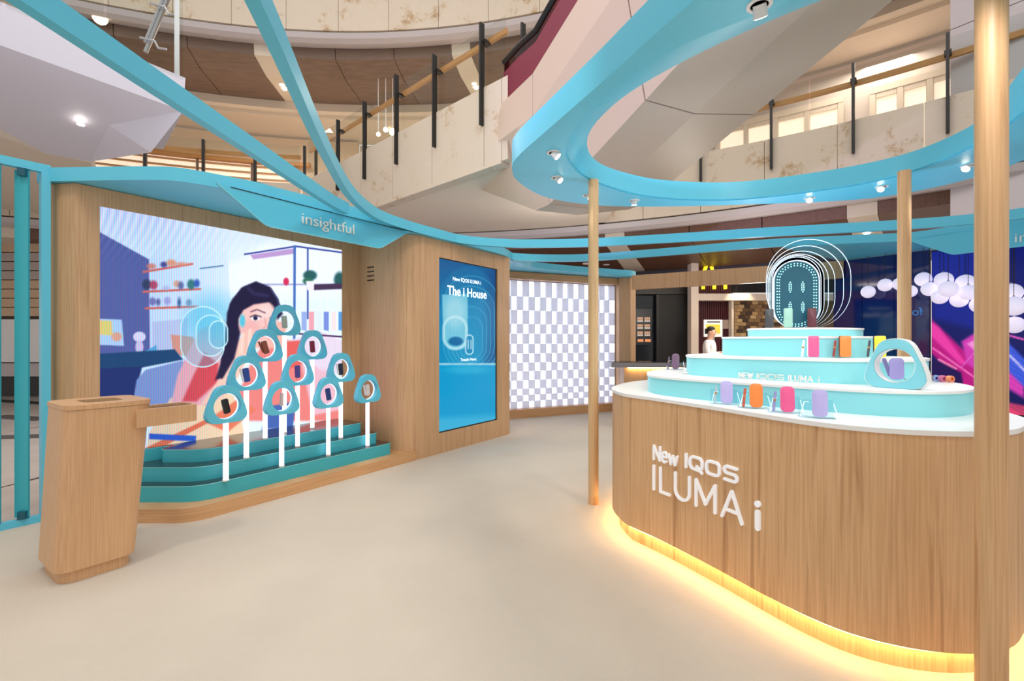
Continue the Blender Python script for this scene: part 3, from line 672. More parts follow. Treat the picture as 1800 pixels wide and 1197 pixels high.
sp += [Vector((3.4, 2.7, RH0)), Vector((2.6, 1.35, RH0)), Vector((1.4, 1.3, RH0))]
wh = ['on the left corner of the ring', 'second from the left corner of the ring', 'just left of the thin front column', 'right of the thin front column', 'over the sign, far side of the ring', 'left of the rear column', 'beside the big near column', 'at the top edge of the picture', 'on the right arm of the ring', 'on the near corner of the ring', 'on the near left arm of the ring']
tgt = Vector((1.9, 3.2, 1.1))
for i, p in enumerate(sp):
    s_ = thing('spotlight', 'small white gimbal spotlight '+wh[i], 'spotlight', p, 0, 'gimbal spotlights under the ring')
    part('trim_ring', MB().lathe([(.052, 0), (.050, -.006), (.036, -.006), (.036, 0)], (0, 0, 0), 20), WHITE, s_, True)
    d = (tgt-p).normalized() if i not in (3,) else Vector((0, .2, -1)).normalized()
    M = d.to_track_quat('-Z', 'Y').to_matrix(); c = d*.018
    hd = part('lamp_head', MB().lathe([(.026, .02), (.030, -.03)], c, 16, M), WHITE, s_, True)
    part('lamp_face', MB().lathe([(.026, -.031), (.025, -.0325)], c, 16, M), E_LAMP, hd, True)
    l = light('SPOT', 'lamp_light', p+d*.06, 34, (1, .97, .94), .025, spot=1.3, blend=.8); l.rotation_euler = d.to_track_quat('-Z', 'Y').to_euler()

for (x, y, rr, lb) in ((.724, 4.25, .0455, 'thin oak column left of the counter, third farthest under the ring'), (3.30, 4.02, .047, 'oak column behind the counter, right of the oval sign'), (1.775, 1.77, .0465, 'big near oak column crossing the right side of the view')):
    t = thing('oak_column', lb, 'column', (x, y, 0), 0, 'oak columns of the ring')
    part('shaft', MB().lathe([(rr, .0), (rr, RH0+.004)], (0, 0, 0), 36), OAKP if x < 1 else OAKC, t, True)
    if x < 1: part('foot_sleeve', MB().lathe([(rr+.001, 0), (rr+.001, .075)], (0, 0, 0), 36), OAKC, t, True)

# ------------------------------------------------------------------ DISPLAY COUNTER
BODY = [(.815, 3.50), (.80, 3.80), (.90, 4.10), (1.15, 4.50), (1.5, 4.75), (2.0, 4.72), (2.45, 4.40), (2.7, 3.9), (2.78, 3.3), (2.72, 2.75), (2.52, 2.34), (2.30, 2.154), (2.14, 2.062), (1.945, 2.028), (1.74, 2.058), (1.56, 2.15), (1.44, 2.28), (1.328, 2.48), (1.174, 2.817), (.985, 3.19), (.88, 3.36)]
T1 = [(1.03, 3.45), (1.065, 3.75), (1.19, 4.05), (1.45, 4.36), (1.75, 4.5), (2.2, 4.3), (2.5, 3.9), (2.68, 3.4), (2.70, 2.98), (2.56, 2.66), (2.34, 2.46), (2.10, 2.385), (1.86, 2.45), (1.62, 2.66), (1.38, 2.92), (1.17, 3.17)]
T2 = [(1.33, 3.48), (1.345, 3.68), (1.48, 3.95), (1.7, 4.12), (2.0, 4.1), (2.35, 3.85), (2.68, 3.50), (2.74, 3.22), (2.58, 2.96), (2.30, 2.78), (2.05, 2.76), (1.85, 2.86), (1.64, 3.10), (1.44, 3.33)]
def scaled(pts, c, k, kx=None): return [(c[0]+(p[0]-c[0])*(kx or k), c[1]+(p[1]-c[1])*k) for p in pts]
body = catmull(BODY, 8)[:]; t1 = catmull(T1, 8); t2 = catmull(T2, 8)
T3 = [(1.63, 3.68), (1.76, 3.92), (2.0, 4.02), (2.3, 3.98), (2.54, 3.72), (2.60, 3.42), (2.42, 3.20), (2.2, 3.10), (1.9, 3.22), (1.68, 3.46)]
T4 = [(1.90, 3.84), (1.99, 4.0), (2.15, 4.05), (2.4, 4.04), (2.70, 3.98), (2.78, 3.8), (2.60, 3.6), (2.3, 3.5), (2.02, 3.54), (1.88, 3.68)]
t3 = catmull(T3, 8); t4 = catmull(T4, 8)
HB, HTOP, H1, H2, H3, H4 = .12, 1.065, 1.195, 1.338, 1.478, 1.545
ct = thing('display_counter', 'big curved oak counter with stepped aqua tiers and white tops', 'counter')
pl = part('plinth', MB().prism(offset(body, -.055), 0, HB-.008), OAKC, ct, True)
part('body', MB().prism(body, HB, HTOP-.022), OAKC, ct, True)
part('worktop', MB().prism(offset(body, .006), HTOP-.022, HTOP), SOLID, ct, True)
ins = offset(body, -.012); in2 = offset(body, -.026)
part('led_strip', MB().torus([R(ins, HB-.007), R(in2, HB-.007), R(in2, HB-.0005), R(ins, HB-.0005)]), E_STRIP, ct)
for outl_, h0, h1 in ((t1, HTOP, H1), (t2, H1, H2), (t3, H2, H3), (t4, H3, H4)):
    tr = part('tier', MB().prism(outl_, h0, h1-.014), AQUA, ct, True)
    part('tier_top', MB().prism(offset(outl_, .006), h1-.014, h1), SOLID, tr, True)

# ---- raised lettering on the counter's curved face
def arclen(pts):
    s = [0]
    for i in range(1, len(pts)): s.append(s[-1]+(pts[i]-pts[i-1]).length)
    return s
bl = [Vector(p[:2]) for p in body]
# left side traversed far -> near : outline is ordered ... (2.30..)->(1.945)->(.88) ; reverse it
i0 = max(range(len(bl)), key=lambda i: -abs((bl[i]-Vector((2.14, 2.062))).length)); seq = bl[i0:][::-1]
al = arclen(seq)
def on_body(px):
    best = None
    for i in range(len(seq)-1):
        a, b = seq[i], seq[i+1]; fa = (a.x/a.y)*F+CX-px; fb = (b.x/b.y)*F+CX-px
        if fa <= 0 <= fb: k = fa/(fa-fb); return al[i]+(al[i+1]-al[i])*k
    return al[0]
def surf(s):
    for i in range(len(seq)-1):
        if al[i] <= s <= al[i+1]:
            k = (s-al[i])/(al[i+1]-al[i]); p = seq[i].lerp(seq[i+1], k)
            tn = (seq[min(i+2, len(seq)-1)]-seq[max(i-1, 0)]).normalized(); return p, Vector((tn.y, -tn.x))
    return seq[-1], Vector((0, -1))
def strokes(mb, lines, fmap, wd, depth):
    """flat raised strokes with round ends; lines in (u,v)"""
    def prism(poly):
        n = len(poly); P = [fmap(u, v, .0) for u, v in poly]+[fmap(u, v, depth) for u, v in poly]
        mb.vf(P, [tuple(range(n)), tuple(range(n, 2*n))]+[(i, (i+1) % n, n+(i+1) % n, n+i) for i in range(n)])
    for ln in lines:
        for (a, b) in zip(ln[:-1], ln[1:]):
            a = Vector(a); b = Vector(b); t_ = (b-a)
            if t_.length < 1e-6: continue
            t_.normalize(); nn = Vector((-t_.y, t_.x))*wd/2
            prism([a+nn, a-nn, b-nn, b+nn])
        for p in ln: prism([(p[0]+wd/2*math.cos(2*PI*k/10), p[1]+wd/2*math.sin(2*PI*k/10)) for k in range(10)])
def arc(cx, cy, rx, ry, a0, a1, n=8): return [(cx+rx*math.cos(math.radians(a0+(a1-a0)*k/n)), cy+ry*math.sin(math.radians(a0+(a1-a0)*k/n))) for k in range(n+1)]
GL = {
 'N': (.75, [[(0, 0), (0, 1), (.7, 0), (.7, 1)]]),
 'e': (.62, [[(.05, .38), (.58, .38)]+arc(.31, .36, .29, .36, 8, 318, 14)[0:]]),
 'w': (.95, [[(0, .66), (.22, 0), (.45, .62), (.68, 0), (.9, .66)]]),
 'I': (.12, [[(0, 0), (0, 1)]]),
 'L': (.55, [[(0, 1), (0, 0), (.48, 0)]]),
 'U': (.78, [[(0, 1), (0, .32)]+arc(.35, .33, .35, .33, 180, 360)+[(.70, 1)]]),
 'M': (.92, [[(0, 0), (0, 1), (.43, .18), (.86, 1), (.86, 0)]]),
 'A': (.88, [[(0, 0), (.41, 1), (.82, 0)], [(.13, .30), (.69, .30)]]),
 'i': (.16, [[(.02, 0), (.02, .62)], [(.02, .97), (.02, .98)]]),
 'Q': (1.5, [arc(1.0, .36, .3, .3, -20, -80, 3)[0:0]+[(.95, .0+.0), (.45, .05)]+arc(.35, .40, .35, .35, -100, -180, 4)+arc(.35, .62, .35, .33, 180, 90, 4)+arc(1.0, .62, .35, .33, 90, 0, 4)+arc(1.0, .40, .35, .35, 0, -45, 3), [(.78, .30), (1.32, -.12)]]),
 'O': (1.5, [arc(.33, .66, .33, .30, 180, 90, 4)+arc(1.02, .66, .33, .30, 90, 0, 4)+arc(1.02, .34, .33, .30, 0, -90, 4)+arc(.33, .34, .33, .30, -90, -180, 4)+[(0, .66)]]),
 'S': (1.3, [[(1.25, .93), (.35, .96)]+arc(.28, .73, .26, .23, 90, 270, 6)+[(1.0, .5)]+arc(1.0, .25, .27, .24, 90, -90, 6)+[(.05, .02)]]),
 ' ': (.42, [])}
def word(mb, txt, u0, width, v0, ht, gap, fmap, wd, depth):
    tw = sum(GL[c][0]+gap for c in txt)-gap; k = width/tw; u = u0
    for c in txt:
        a, ls = GL[c]
        strokes(mb, [[(u+p[0]*k, v0+p[1]*ht) for p in ln] for ln in ls], fmap, wd, depth); u += (a+gap)*k
def fcounter(u, v, d): p, n = surf(u); q = p+n*(.001+d); return Vector((q.x, q.y, v))
uN, uW, uI, uS, uA, ui = on_body(1151), on_body(1193), on_body(1208), on_body(1298), on_body(1309), on_body(1334)
LETW = emis('faintly lit white letter', (238, 238, 240), .22)
ll = thing('counter_lettering', 'raised white lettering across the curved oak counter front', 'sign')
mb = MB(); word(mb, 'New', uN, uW-uN, .650, .092, .16, fcounter, .0135, .014); part('word', mb, LETW, ll)
mb = MB(); word(mb, 'IQOS', uI, uS-uI, .662, .080, .34, fcounter, .016, .014); part('word', mb, LETW, ll)
mb = MB(); word(mb, 'ILUMA', uN, uA-uN, .447, .158, .24, fcounter, .017, .014); part('word', mb, LETW, ll)
mb = MB(); strokes(mb, [[(ui, .459), (ui, .543)]], fcounter, .028, .014); strokes(mb, [[(ui, .586), (ui, .5865)]], fcounter, .034, .014); part('word', mb, LETW, ll)

# ---- devices on the counter
CLEAR = ACRY
def device(name, label, loc, rz, colr, side=None, hgt=.125, wd=.066, stick=None, stand=True, group=None, rr=.024):
    t = thing(name, label, 'device', loc, rz, group)
    m = mat('device '+str(colr), colr, .38); tilt = Matrix.Rotation(-.13, 3, 'X')
    part('case', rbox(MB(), (0, 0, hgt/2+.006), wd, .026, hgt, rr, 6, tilt), m, t, True)
    if side: part('spine', rbox(MB(), (-wd*.42, .006, hgt/2+.006), .02, .030, hgt*1.0, .009, 4, tilt), mat('device '+str(side), side, .35), t, True)
    if stick:
        mm = mat('device '+str(stick), stick, .35); M = tilt@Matrix.Rotation(.10, 3, 'Y')
        st = part('holder_stick', rbox(MB(), (-wd*.5-.028, -.006, hgt*.40+.006), .013, .012, hgt*.80, .006, 4, M), mm, t, True)
        part('collar', rbox(MB(), (-wd*.5-.028, -.007, hgt*.5), .0135, .0128, .012, .004, 2, M), mat('gold ring', (196, 150, 96), .3, .8), st)
    if stand:
        s = MB(); s.box((-.012, .012, .002), (wd+.09, .055, .004)); s.box((-.012, .040, .045), (wd+.085, .004, .085), M=Matrix.Rotation(-.2, 3, 'X'))
        part('acrylic_stand', s, CLEAR, t)
        s = MB(); s.tube([(wd*.5+.03, .03, .07), (wd*.5+.045, .0, .004)], .0016, 6); s.tube([(-wd*.5-.03, .03, .075), (-wd*.5-.05, .0, .004)], .0016, 6); s.tube([(-wd*.5-.03, .03, .075), (-wd*.5-.01, .03, .075)], .0016, 6)
        part('stand_edges', s, E_EDGE, t)
    return t
LV = (190, 182, 236); OR = (246, 140, 66); PK = (240, 96, 150)
gname = 'devices on acrylic stands along the front of the counter'
for px, py, cc, st, lb in ((1277, 711, LV, (170, 196, 210), 'lavender device with a pale stick, leftmost on the counter front'), (1329, 718, OR, (200, 90, 70), 'orange device with a copper stick on the counter front'),
                           (1384, 726, PK, (150, 150, 200), 'pink device with a violet stick on the counter front'), (1441, 735, LV, None, 'lavender device standing alone without stick, right of the pink one')):
    p = gp(px, py, HTOP); device('device', lb, p, math.atan2(-p.x, p.y)*.75, cc, stick=st, group=gname, hgt=.135, wd=.066)
for px, cc, sc_, st, lb in ((1430, PK, (238, 236, 240), (238, 238, 240), 'pink and white folding device on the second tier'), (1486, OR, (96, 56, 50), (150, 60, 60), 'orange and brown folding device on the second tier'), (1547, (240, 222, 60), (52, 50, 56), (70, 72, 84), 'yellow and black folding device behind the teal frame')):
    Z = 3.06 if px < 1540 else 3.02; X = (px-CX)/F*Z
    device('device', lb, (X, Z, H2), math.atan2(-X, Z)*.9, cc, side=sc_, stick=st, rr=.012, hgt=.135, wd=.060, stand=False, group='folding devices on the second tier')
for px, cc, lb in ((1353, (62, 64, 68), 'charcoal device at the left of the top tier'), (1386, (150, 196, 184), 'mint green device in the middle of the top tier'), (1428, (92, 42, 52), 'maroon device at the right of the top tier')):
    Z = 3.72 if px > 1370 else 3.80; X = (px-CX)/F*Z
    device('device', lb, (X, Z, H4), math.atan2(-X, Z), cc, side=tuple(int(v*.9) for v in cc), rr=.01, hgt=.15, wd=.056, stand=False, group='devices on the top tier')
p = gp(1188, 647, H1)
device('device', 'dusky purple device on a clear stand at the counter left end', (1.42, 4.15, H1), -.5, (112, 84, 110), stick=(96, 80, 110), hgt=.135, wd=.06, group=None)
tag(MB().box((gp(1255, 667, H1).x+.12, 3.62, H1+.012), (.26, .12, .018), -.5).build('information_card', SOLID), 'white card lying on the first tier behind the left end', 'card')

# small standing letters on tier 1
t2l = [Vector(p[:2]) for p in t2]; ja = min(range(len(t2l)), key=lambda i: (t2l[i]-Vector((2.3, 2.78))).length); sq = (t2l[ja:]+t2l[:6])[:]
sq = [q for q in offset(t2, .03)]; sq = [Vector(q) for q in sq[ja:]][::-1]; al2 = arclen(sq)
def surf2(s):
    for i in range(len(sq)-1):
        if al2[i] <= s <= al2[i+1]:
            k = (s-al2[i])/(al2[i+1]-al2[i]); p = sq[i].lerp(sq[i+1], k); tn = (sq[min(i+2, len(sq)-1)]-sq[max(i-1, 0)]).normalized(); return p, Vector((tn.y, -tn.x))
    return sq[-1], Vector((0, -1))
def pos2(px):
    for i in range(len(sq)-1):
        fa = sq[i].x/sq[i].y*F+CX-px; fb = sq[i+1].x/sq[i+1].y*F+CX-px
        if fa <= 0 <= fb: return al2[i]+(al2[i+1]-al2[i])*fa/(fa-fb)
    return al2[0]
def f2(u, v, d): p, n = surf2(u); q = p+n*d; return Vector((q.x, q.y, v))
GL['E'] = (.6, [[(.55, 1), (0, 1), (0, 0), (.55, 0)], [(0, .5), (.5, .5)]]); GL['W'] = (1.0, [[(0, 1), (.24, 0), (.48, .9), (.72, 0), (.96, 1)]])
ll = thing('tier_lettering', 'tiny white standing letters on the first aqua tier', 'sign')
a_, b_ = pos2(1300), pos2(1441)
mb = MB(); word(mb, 'NEW IQOS ILUMA i', a_, b_-a_, H1+.008, .032, .26, f2, .0065, .012); part('word', mb, SOLID, ll)

# teal three-cornered frame on the counter
fb = Vector((2.06, 2.56, H1)); rz = math.atan2(-.80, .60)+.0
rz = math.radians(-57)
t = thing('tabletop_frame', 'aqua three-cornered frame with white rim standing on the counter', 'display frame', fb, rz)
sc = .82
FRb = frame_rings(HO, .112, (0, -.005), .07, sc=sc)
fr = part('frame', MB().torus(FRb), mat('aqua face', (126, 205, 220), .4), t, True, ang=.7); fr.location.z = .152*sc
rim = MB().torus([[Vector((p.x*sc*k, y, p.y*sc*k)) for p in HO] for k, y in ((1.004, -.029), (1.02, -.029), (1.02, .034), (1.004, .034))]); rm = part('rim', rim, SOLID, t, True); rm.location.z = .152*sc+.001
hr = MB().torus([[Vector((.112*sc*k*math.cos(2*PI*q/40), y, -.005*sc+.112*sc*k*math.sin(2*PI*q/40))) for q in range(40)] for k, y in ((.985, -.030), (.96, -.030), (.96, .034), (.985, .034))]); h_ = part('inner_rim', hr, SOLID, t, True); h_.location.z = .152*sc
d = device('device', 'lavender device with folding stick inside the aqua frame on the counter', fb+Vector((0, 0, .04)), rz+.45, (160, 152, 214), stick=None, stand=False, hgt=.115, wd=.062, rr=.02)
part('open_stick', rbox(MB(), (-.040, .004, .07), .018, .016, .10, .006, 4, Matrix.Rotation(-.30, 3, 'Y')), mat('dusky lavender', (122, 118, 176), .35), d, True)
part('security_cable', MB().tube([(.03, 0, .012), (.045, .0, .004), (.03, -.002, -.006), (.0, -.002, -.010), (-.004, -.002, -.02)], .002, 6), BLACK, d)

# ------------------------------------------------------------------ OVAL ACRYLIC SIGN
t = thing('oval_sign', 'oval sign of dotted teal face with glowing nested acrylic outlines on top of the counter', 'sign')
zs = 3.80; base = zp(1400, 578, zs); vdir = Vector((base.x, base.y, 0)).normalized(); srz = math.radians(-14)
Rm = Matrix.Rotation(srz, 3, 'Z'); org = Vector((base.x, base.y, H4))
def stadw(wd, ht, y, dx, n=20, lift=.0): return [org+Rm@Vector((p[0]+dx, y, p[1]+ht/2+lift)) for p in stadium(wd, ht, n)]
fw, fh = .315, .535
part('face', MB().loft([stadw(fw, fh, 0, 0), stadw(fw, fh, .02, 0)]), mat('petrol face', (10, 84, 106), .5), t, True)
part('face_rim', MB().torus([stadw(fw+.004, fh+.004, -.004, 0), stadw(fw+.014, fh+.01, -.004, 0), stadw(fw+.014, fh+.01, .022, 0), stadw(fw+.004, fh+.004, .022, 0)]), E_EDGE, t)
mb = MB()
def dot(x, z, r=.0048): mb.vf([org+Rm@Vector((x+r*math.cos(2*PI*k/6), -.002, z+r*math.sin(2*PI*k/6))) for k in range(6)], [tuple(range(6))])
for ww, n in ((fw-.035, 56), (fw-.068, 52)):
    P = [Vector(p) for p in stadium(ww, fh-(fw-ww), 24)]; P.append(P[0]); s = arclen(P); L_ = s[-1]
    for k in range(n):
        q = L_*k/n; i = max(j for j in range(len(s)) if s[j] <= q); i = min(i, len(P)-2); kk = (q-s[i])/(s[i+1]-s[i]+1e-9); p = P[i].lerp(P[i+1], kk); dot(p.x, p.y+fh/2)
for cx in (-.045, .045):
    for z0 in (.33, .17):
        for k in range(6):
            for j in ((-.5, .5) if 0 < k < 5 else (0,)): dot(cx+j*.014, z0+(k-2.5)*.0155)
part('led_dots', mb, E_DOT, t)
for k, (wd, ht, dx) in enumerate(((.35, .575, .012), (.385, .592, .030), (.43, .61, .052), (.49, .64, .083), (.565, .69, .122), (.63, .75, .158))):
    y = .04+k*.040
    pn = part('acrylic_plate', MB().loft([stadw(wd, ht, y, dx), stadw(wd, ht, y+.004, dx)]), ACRY, t, True)
    part('glowing_edge', MB().torus([stadw(wd-.001, ht-.001, y, dx), stadw(wd+.004, ht+.004, y, dx), stadw(wd+.004, ht+.004, y+.004, dx), stadw(wd-.001, ht-.001, y+.004, dx)]), E_EDGE, pn)

# ------------------------------------------------------------------ RIGHT NICHE: canopy, dark glass, pink screen, globes
UR = Vector((.49, -.872, 0)); NR = Vector((.872, .49, 0)); OR_ = Vector((5.17, 6.19, 0))
def rw(s, d, h=0): v = OR_+UR*s+NR*d; return Vector((v.x, v.y, h))
t = thing('right_canopy', 'teal canopy over the right screen with the second insightful sign', 'canopy')
fp = catmull([(3.80, 6.68), (4.4, 6.46), (4.85, 6.36), tuple(rw(.1, 0)[:2]), tuple(rw(.6, 0)[:2]), tuple(rw(1.4, 0)[:2]), tuple(rw(2.6, 0)[:2]), tuple(rw(4.2, .0)[:2])], 6, False)
outl = [tuple(p[:2]) for p in fp]+[tuple(rw(4.2, 1.1)[:2]), tuple(rw(-1.30, 1.1)[:2])]
part('soffit', MB().prism(outl, CH0+.003, CH1-.003), TEAL, t, True)
part('fascia', MB().sweep([tuple(p[:2]) for p in fp], .03, CH0, CH1, 0), TEAL, t, True)
bo = roundp([(-.02, 2.745), (.42, 2.49), (1.75, 2.49), (2.2, 2.745)], [0, .16, .16, 0], 10)
sg = part('sign_board', MB().loft([[rw(q.x, -.035, q.y) for q in bo], [rw(q.x, -.012, q.y) for q in bo]]), TEAL, t, True)
sI = None
for k in range(400):
    q = rw(k*.01, -.04)
    if q.x/q.y*F+CX >= 1783: sI = k*.01; break
q0 = rw(sI, -.04); hI = CAMH+(CY-419)/F*q0.y
place_text('lettering', 'insightful', .15, .005, SOLID, rw(sI+.29, -.043, hI), UR, (0, 0, 1), sg, -.0012, .585)
def paint_pink(c):
    c.grad(430, (16, 24, 110), 740, (12, 16, 84))
    c.poly([(1630, 440), (1720, 440), (1720, 580), (1640, 560)], (18, 34, 140), 14)
    c.poly([(1636, 560), (1720, 640), (1720, 700), (1636, 620)], (190, 20, 130), 6); c.poly([(1636, 565), (1650, 575), (1700, 640), (1688, 640), (1636, 590)], (240, 60, 170), 5)
    c.poly([(1690, 600), (1730, 575), (1800, 640), (1800, 700), (1700, 640)], (214, 60, 180), 6); c.poly([(1700, 604), (1716, 596), (1760, 640), (1750, 650)], (250, 150, 220), 4)
    c.poly([(1690, 670), (1720, 690), (1800, 730), (1800, 760), (1690, 700)], (236, 30, 130), 5); c.line([(1650, 632), (1680, 648)], 3.5, (255, 140, 190))
    c.poly([(1640, 630), (1690, 655), (1700, 720), (1640, 700)], (30, 10, 80), 4); c.poly([(1770, 600), (1810, 640), (1810, 690), (1770, 650)], (60, 90, 220), 5)
    c.line([(1775, 625), (1810, 660)], 4, (190, 190, 255)); c.line([(1775, 590), (1812, 600)], 3, (230, 90, 190)); c.line([(1640, 612), (1720, 668)], 2.5, (255, 120, 200)); c.line([(1690, 645), (1720, 612)], 2, (230, 120, 220), .7)
    c.poly([(1690, 690), (1810, 715), (1810, 740), (1690, 730)], (236, 70, 110), 5, .8)
    st = .5+.5*np.sin((c.X+c.Y*.4)*1.9); c.c = c.c*(1-.12*st[..., None])
t = thing('right_led_screen', 'screen with streaks of magenta and blue light behind the white globes', 'screen')
a = rw(-.11, .90, 2.70)
part('screen_body', MB().box(rw(-.11+1.6, .96, 1.6), (3.2, .08, 2.24), math.atan2(UR.y, UR.x)), BLACK, t)
grid_screen('screen_picture', rw(-.11, .915, 2.70), UR, 3.2, 2.18, 240, 170, paint_pink, vcol('pink picture', 1.1, .3), t)
tag(MB().box(rw(1.5, .98, .24), (3.3, .12, .48), math.atan2(UR.y, UR.x)).build('wall_right', OAK), None, kind='structure')
t = thing('dark_glass_wall', 'dark blue mirror-like panels between the oval sign and the pink screen', 'panel')
for k in range(3):
    c = rw(-.11-.02-.42*(k+.5), .93, 1.37); part('glass_panel', MB().box(c, (.415, .06, 2.72), math.atan2(UR.y, UR.x)), NAVY, t)
place_text('lettering', 'for', .16, .001, emis('blue reflected text', (60, 120, 190), .5), rw(-.30, .895, 1.86), -UR, (0, 0, 1), t)  # mirrored word set as glowing letters to imitate a reflection in the glass
GLB = [(1526, 513, 28), (1556, 501, 29), (1582, 499, 29), (1600, 512, 27), (1623, 491, 32), (1634, 508, 32), (1659, 492, 35), (1652, 522, 32), (1667, 508, 37), (1697, 497, 37), (1686, 527, 34), (1702, 514, 35), (1722, 536, 36), (1750, 505, 38), (1778, 514, 40), (1782, 538, 44), (1745, 545, 40), (1783, 571, 38), (1820, 530, 44)]
wl = ['lowest and leftmost of the globes', 'second globe from the left', 'third globe from the left, partly behind the rear column', 'globe tucked behind the rear column', 'topmost globe right of the rear column', 'globe below the topmost one', 'upper middle globe of the cluster', 'low globe in the middle of the cluster', 'central globe of the cluster', 'upper globe left of the big column', 'lowest globe left of the big column', 'globe overlapping the upper one left of the big column', 'globe half hidden by the big column', 'globe hidden behind the big column', 'upper globe right of the big column', 'second globe right of the big column', 'low globe behind the big column', 'lowest globe right of the big column', 'globe beyond the right picture edge']
placed = []
for (px, py, ww), lb in zip(GLB, wl):
    r_ = (px-CX)/F
    P0 = rw(0, .74); den = NR.x*r_+NR.y; Zm = (P0.x*NR.x+P0.y*NR.y)/den; rad = .090
    for k in range(40):
        Z = Zm-.03*k; rad = (ww/2)/F*Z/1.27*.98; p = zp(px, py, Z)
        if all((p-q).length > rad+rq+.004 for q, rq in placed): break
    placed.append((p, rad))
    p = zp(px, py, Z); t = thing('globe_lamp', 'white globe pendant, '+lb, 'pendant lamp', p, 0, 'white globe pendants at the right')
    part('globe', MB().lathe([(rad*math.sin(PI*k/12)+.0005, -rad*math.cos(PI*k/12)) for k in range(13)], (0, 0, 0), 20), E_GLOBE, t, True)
    part('cap', MB().lathe([(.014, rad*.9), (.010, rad*.9+.025)], (0, 0, 0), 10), CHROME, t, True)
    part('cord', MB().tube([(0, 0, rad*.9+.02), (0, 0, CH0+.012-p.z)], .0035, 5), BLACK, t)

# ------------------------------------------------------------------ SERVICE DESK behind
t = thing('service_desk', 'grey-edged desk with black top behind the left end of the counter', 'desk')
zc = 9.2
part('desktop', MB().box((3.1, zc+.1, .985), (2.4, .62, .09), -.05), mat('grey edging', (150, 150, 156), .35), t)
part('top_surface', MB().box((3.1, zc+.1, 1.034), (2.36, .58, .008), -.05), mat('black laminate', (22, 20, 24), .2), t)
part('front_panel', MB().box((3.2, zc+.12, .47), (2.1, .5, .94), -.05), OAK, t)
part('led_strip', MB().box((3.2, zc-.175, .93), (2.0, .012, .012), -.05), E_STRIP, t)
# little rolls of colour behind the counter's right end
for i, (px, cc, nm) in enumerate(((1640, (240, 150, 110), 'salmon'), (1652, (150, 170, 220), 'pale blue'), (1663, (226, 120, 160), 'rose'), (1676, (236, 140, 90), 'orange'))):
    Z = 3.08-.05*i; p = Vector(((px-CX)/F*Z, Z, H1)); 
    o = MB().torus([[Vector((.020*math.cos(2*PI*k/18)*q, y, .022+.020*math.sin(2*PI*k/18)*q)) for k in range(18)] for q, y in ((1, -.012), (1, .012), (.5, .012), (.5, -.012))]).build('silicone_cap', mat('cap '+nm, cc, .5), None, True)
    p.x -= .04; p.y = 2.98-.03*i; p.x = (px-CX)/F*p.y-.02
    o.location = p; o.rotation_euler = (0, 0, -.7+.3*i); tag(o, nm+' ring-shaped cap at the right end of the first tier', 'cap', 'coloured caps on the counter')

# ================================================================== THE MALL
AC = Vector((-4.1, -3.7))
def az(a, r, h=0): a = math.radians(a); return Vector((AC.x+r*math.sin(a), AC.y+r*math.cos(a), h))
def sector(mb, prof, a0, a1, n=3):
    rings = [[az(a0+(a1-a0)*k/n, r, h) for r, h in prof] for k in range(n+1)]; return mb.loft(rings)
def azpx(px, r):
    k = (px-CX)/F; a = 1+k*k; b = 2*(-k*AC.x-AC.y); c = AC.x**2+AC.y**2-r*r; Z = (-b+math.sqrt(b*b-4*a*c))/(2*a)
    return math.degrees(math.atan2(k*Z-AC.x, Z-AC.y))
def gallery(name, label, R0, hb, a0, a1, para, ground):
    t = thing(name, label, 'balcony')
    # stone parapet panels
    st = math.degrees(1.32/R0)
    for (p0, p1) in para:
        n = max(1, round((p1-p0)/st)); w_ = (p1-p0)/n
        for k in range(n): part('stone_panel', sector(MB(), [(R0, hb), (R0, hb+1.37), (R0+.12, hb+1.37), (R0+.12, hb)], p0+k*w_+.02, p0+(k+1)*w_-.02, 2), STONE, t)
    part('lip', sector(MB(), [(R0+.03, hb-.03), (R0+.14, hb-.03), (R0+.3, hb), (R0+.45, hb), (R0+.45, hb-.19), (R0+.2, hb-.22), (R0+.08, hb-.15)], a0, a1, 40), LIPG, t, True)
    # walnut ceiling panels, a pale strip after every third
    sp_ = math.degrees(1.62/(R0+1)); a = a0; i = 0
    while a < a1-1e-6:
        strip = (i % 4 == 3); wdt = sp_*(.32 if strip else 1.0); b = min(a+wdt, a1)
        prof = [(R0+.45, hb-.10), (R0+.5, hb-.45), (R0+1.4, hb-.52), (R0+3.2, hb-.34), (R0+3.2, hb+.05), (R0+.45, hb+.05)] if not ground else [(R0+.45, hb-.10), (R0+.5, hb-.44), (R0+4.4, hb-.70), (R0+4.4, hb+.0), (R0+.45, hb+.0)]
        pc = part('ceiling_panel' if not strip else 'pale_strip', sector(MB(), prof, a+.03*(not strip), b-.03*(not strip), 2), (BRN2 if ground else BRN) if not strip else BEIGE, t)
        if strip:
            for rr in (R0+1.9, R0+2.15):
                p = az((a+b)/2, rr, (hb-.49 if not ground else hb-.56))
                part('downlight', MB().lathe([(.06, 0), (.06, .02)], p, 10), E_LAMP, pc)
        a = b; i += 1
    return t
# level three
gallery('upper_balcony', 'highest stone parapet with walnut ceiling curving across the top left', 16.0, 9.42, -62, 50, [(-62, 50)], False)
t = thing('ceiling', None, None, kind='structure')
part('bulkhead', sector(MB(), [(19.2, 9.5), (19.2, 8.84), (19.34, 8.80), (19.36, 8.88), (19.6, 8.88), (19.62, 8.78), (21.4, 8.68), (21.4, 9.5)], -62, 50, 50), BEIGE, t, True)
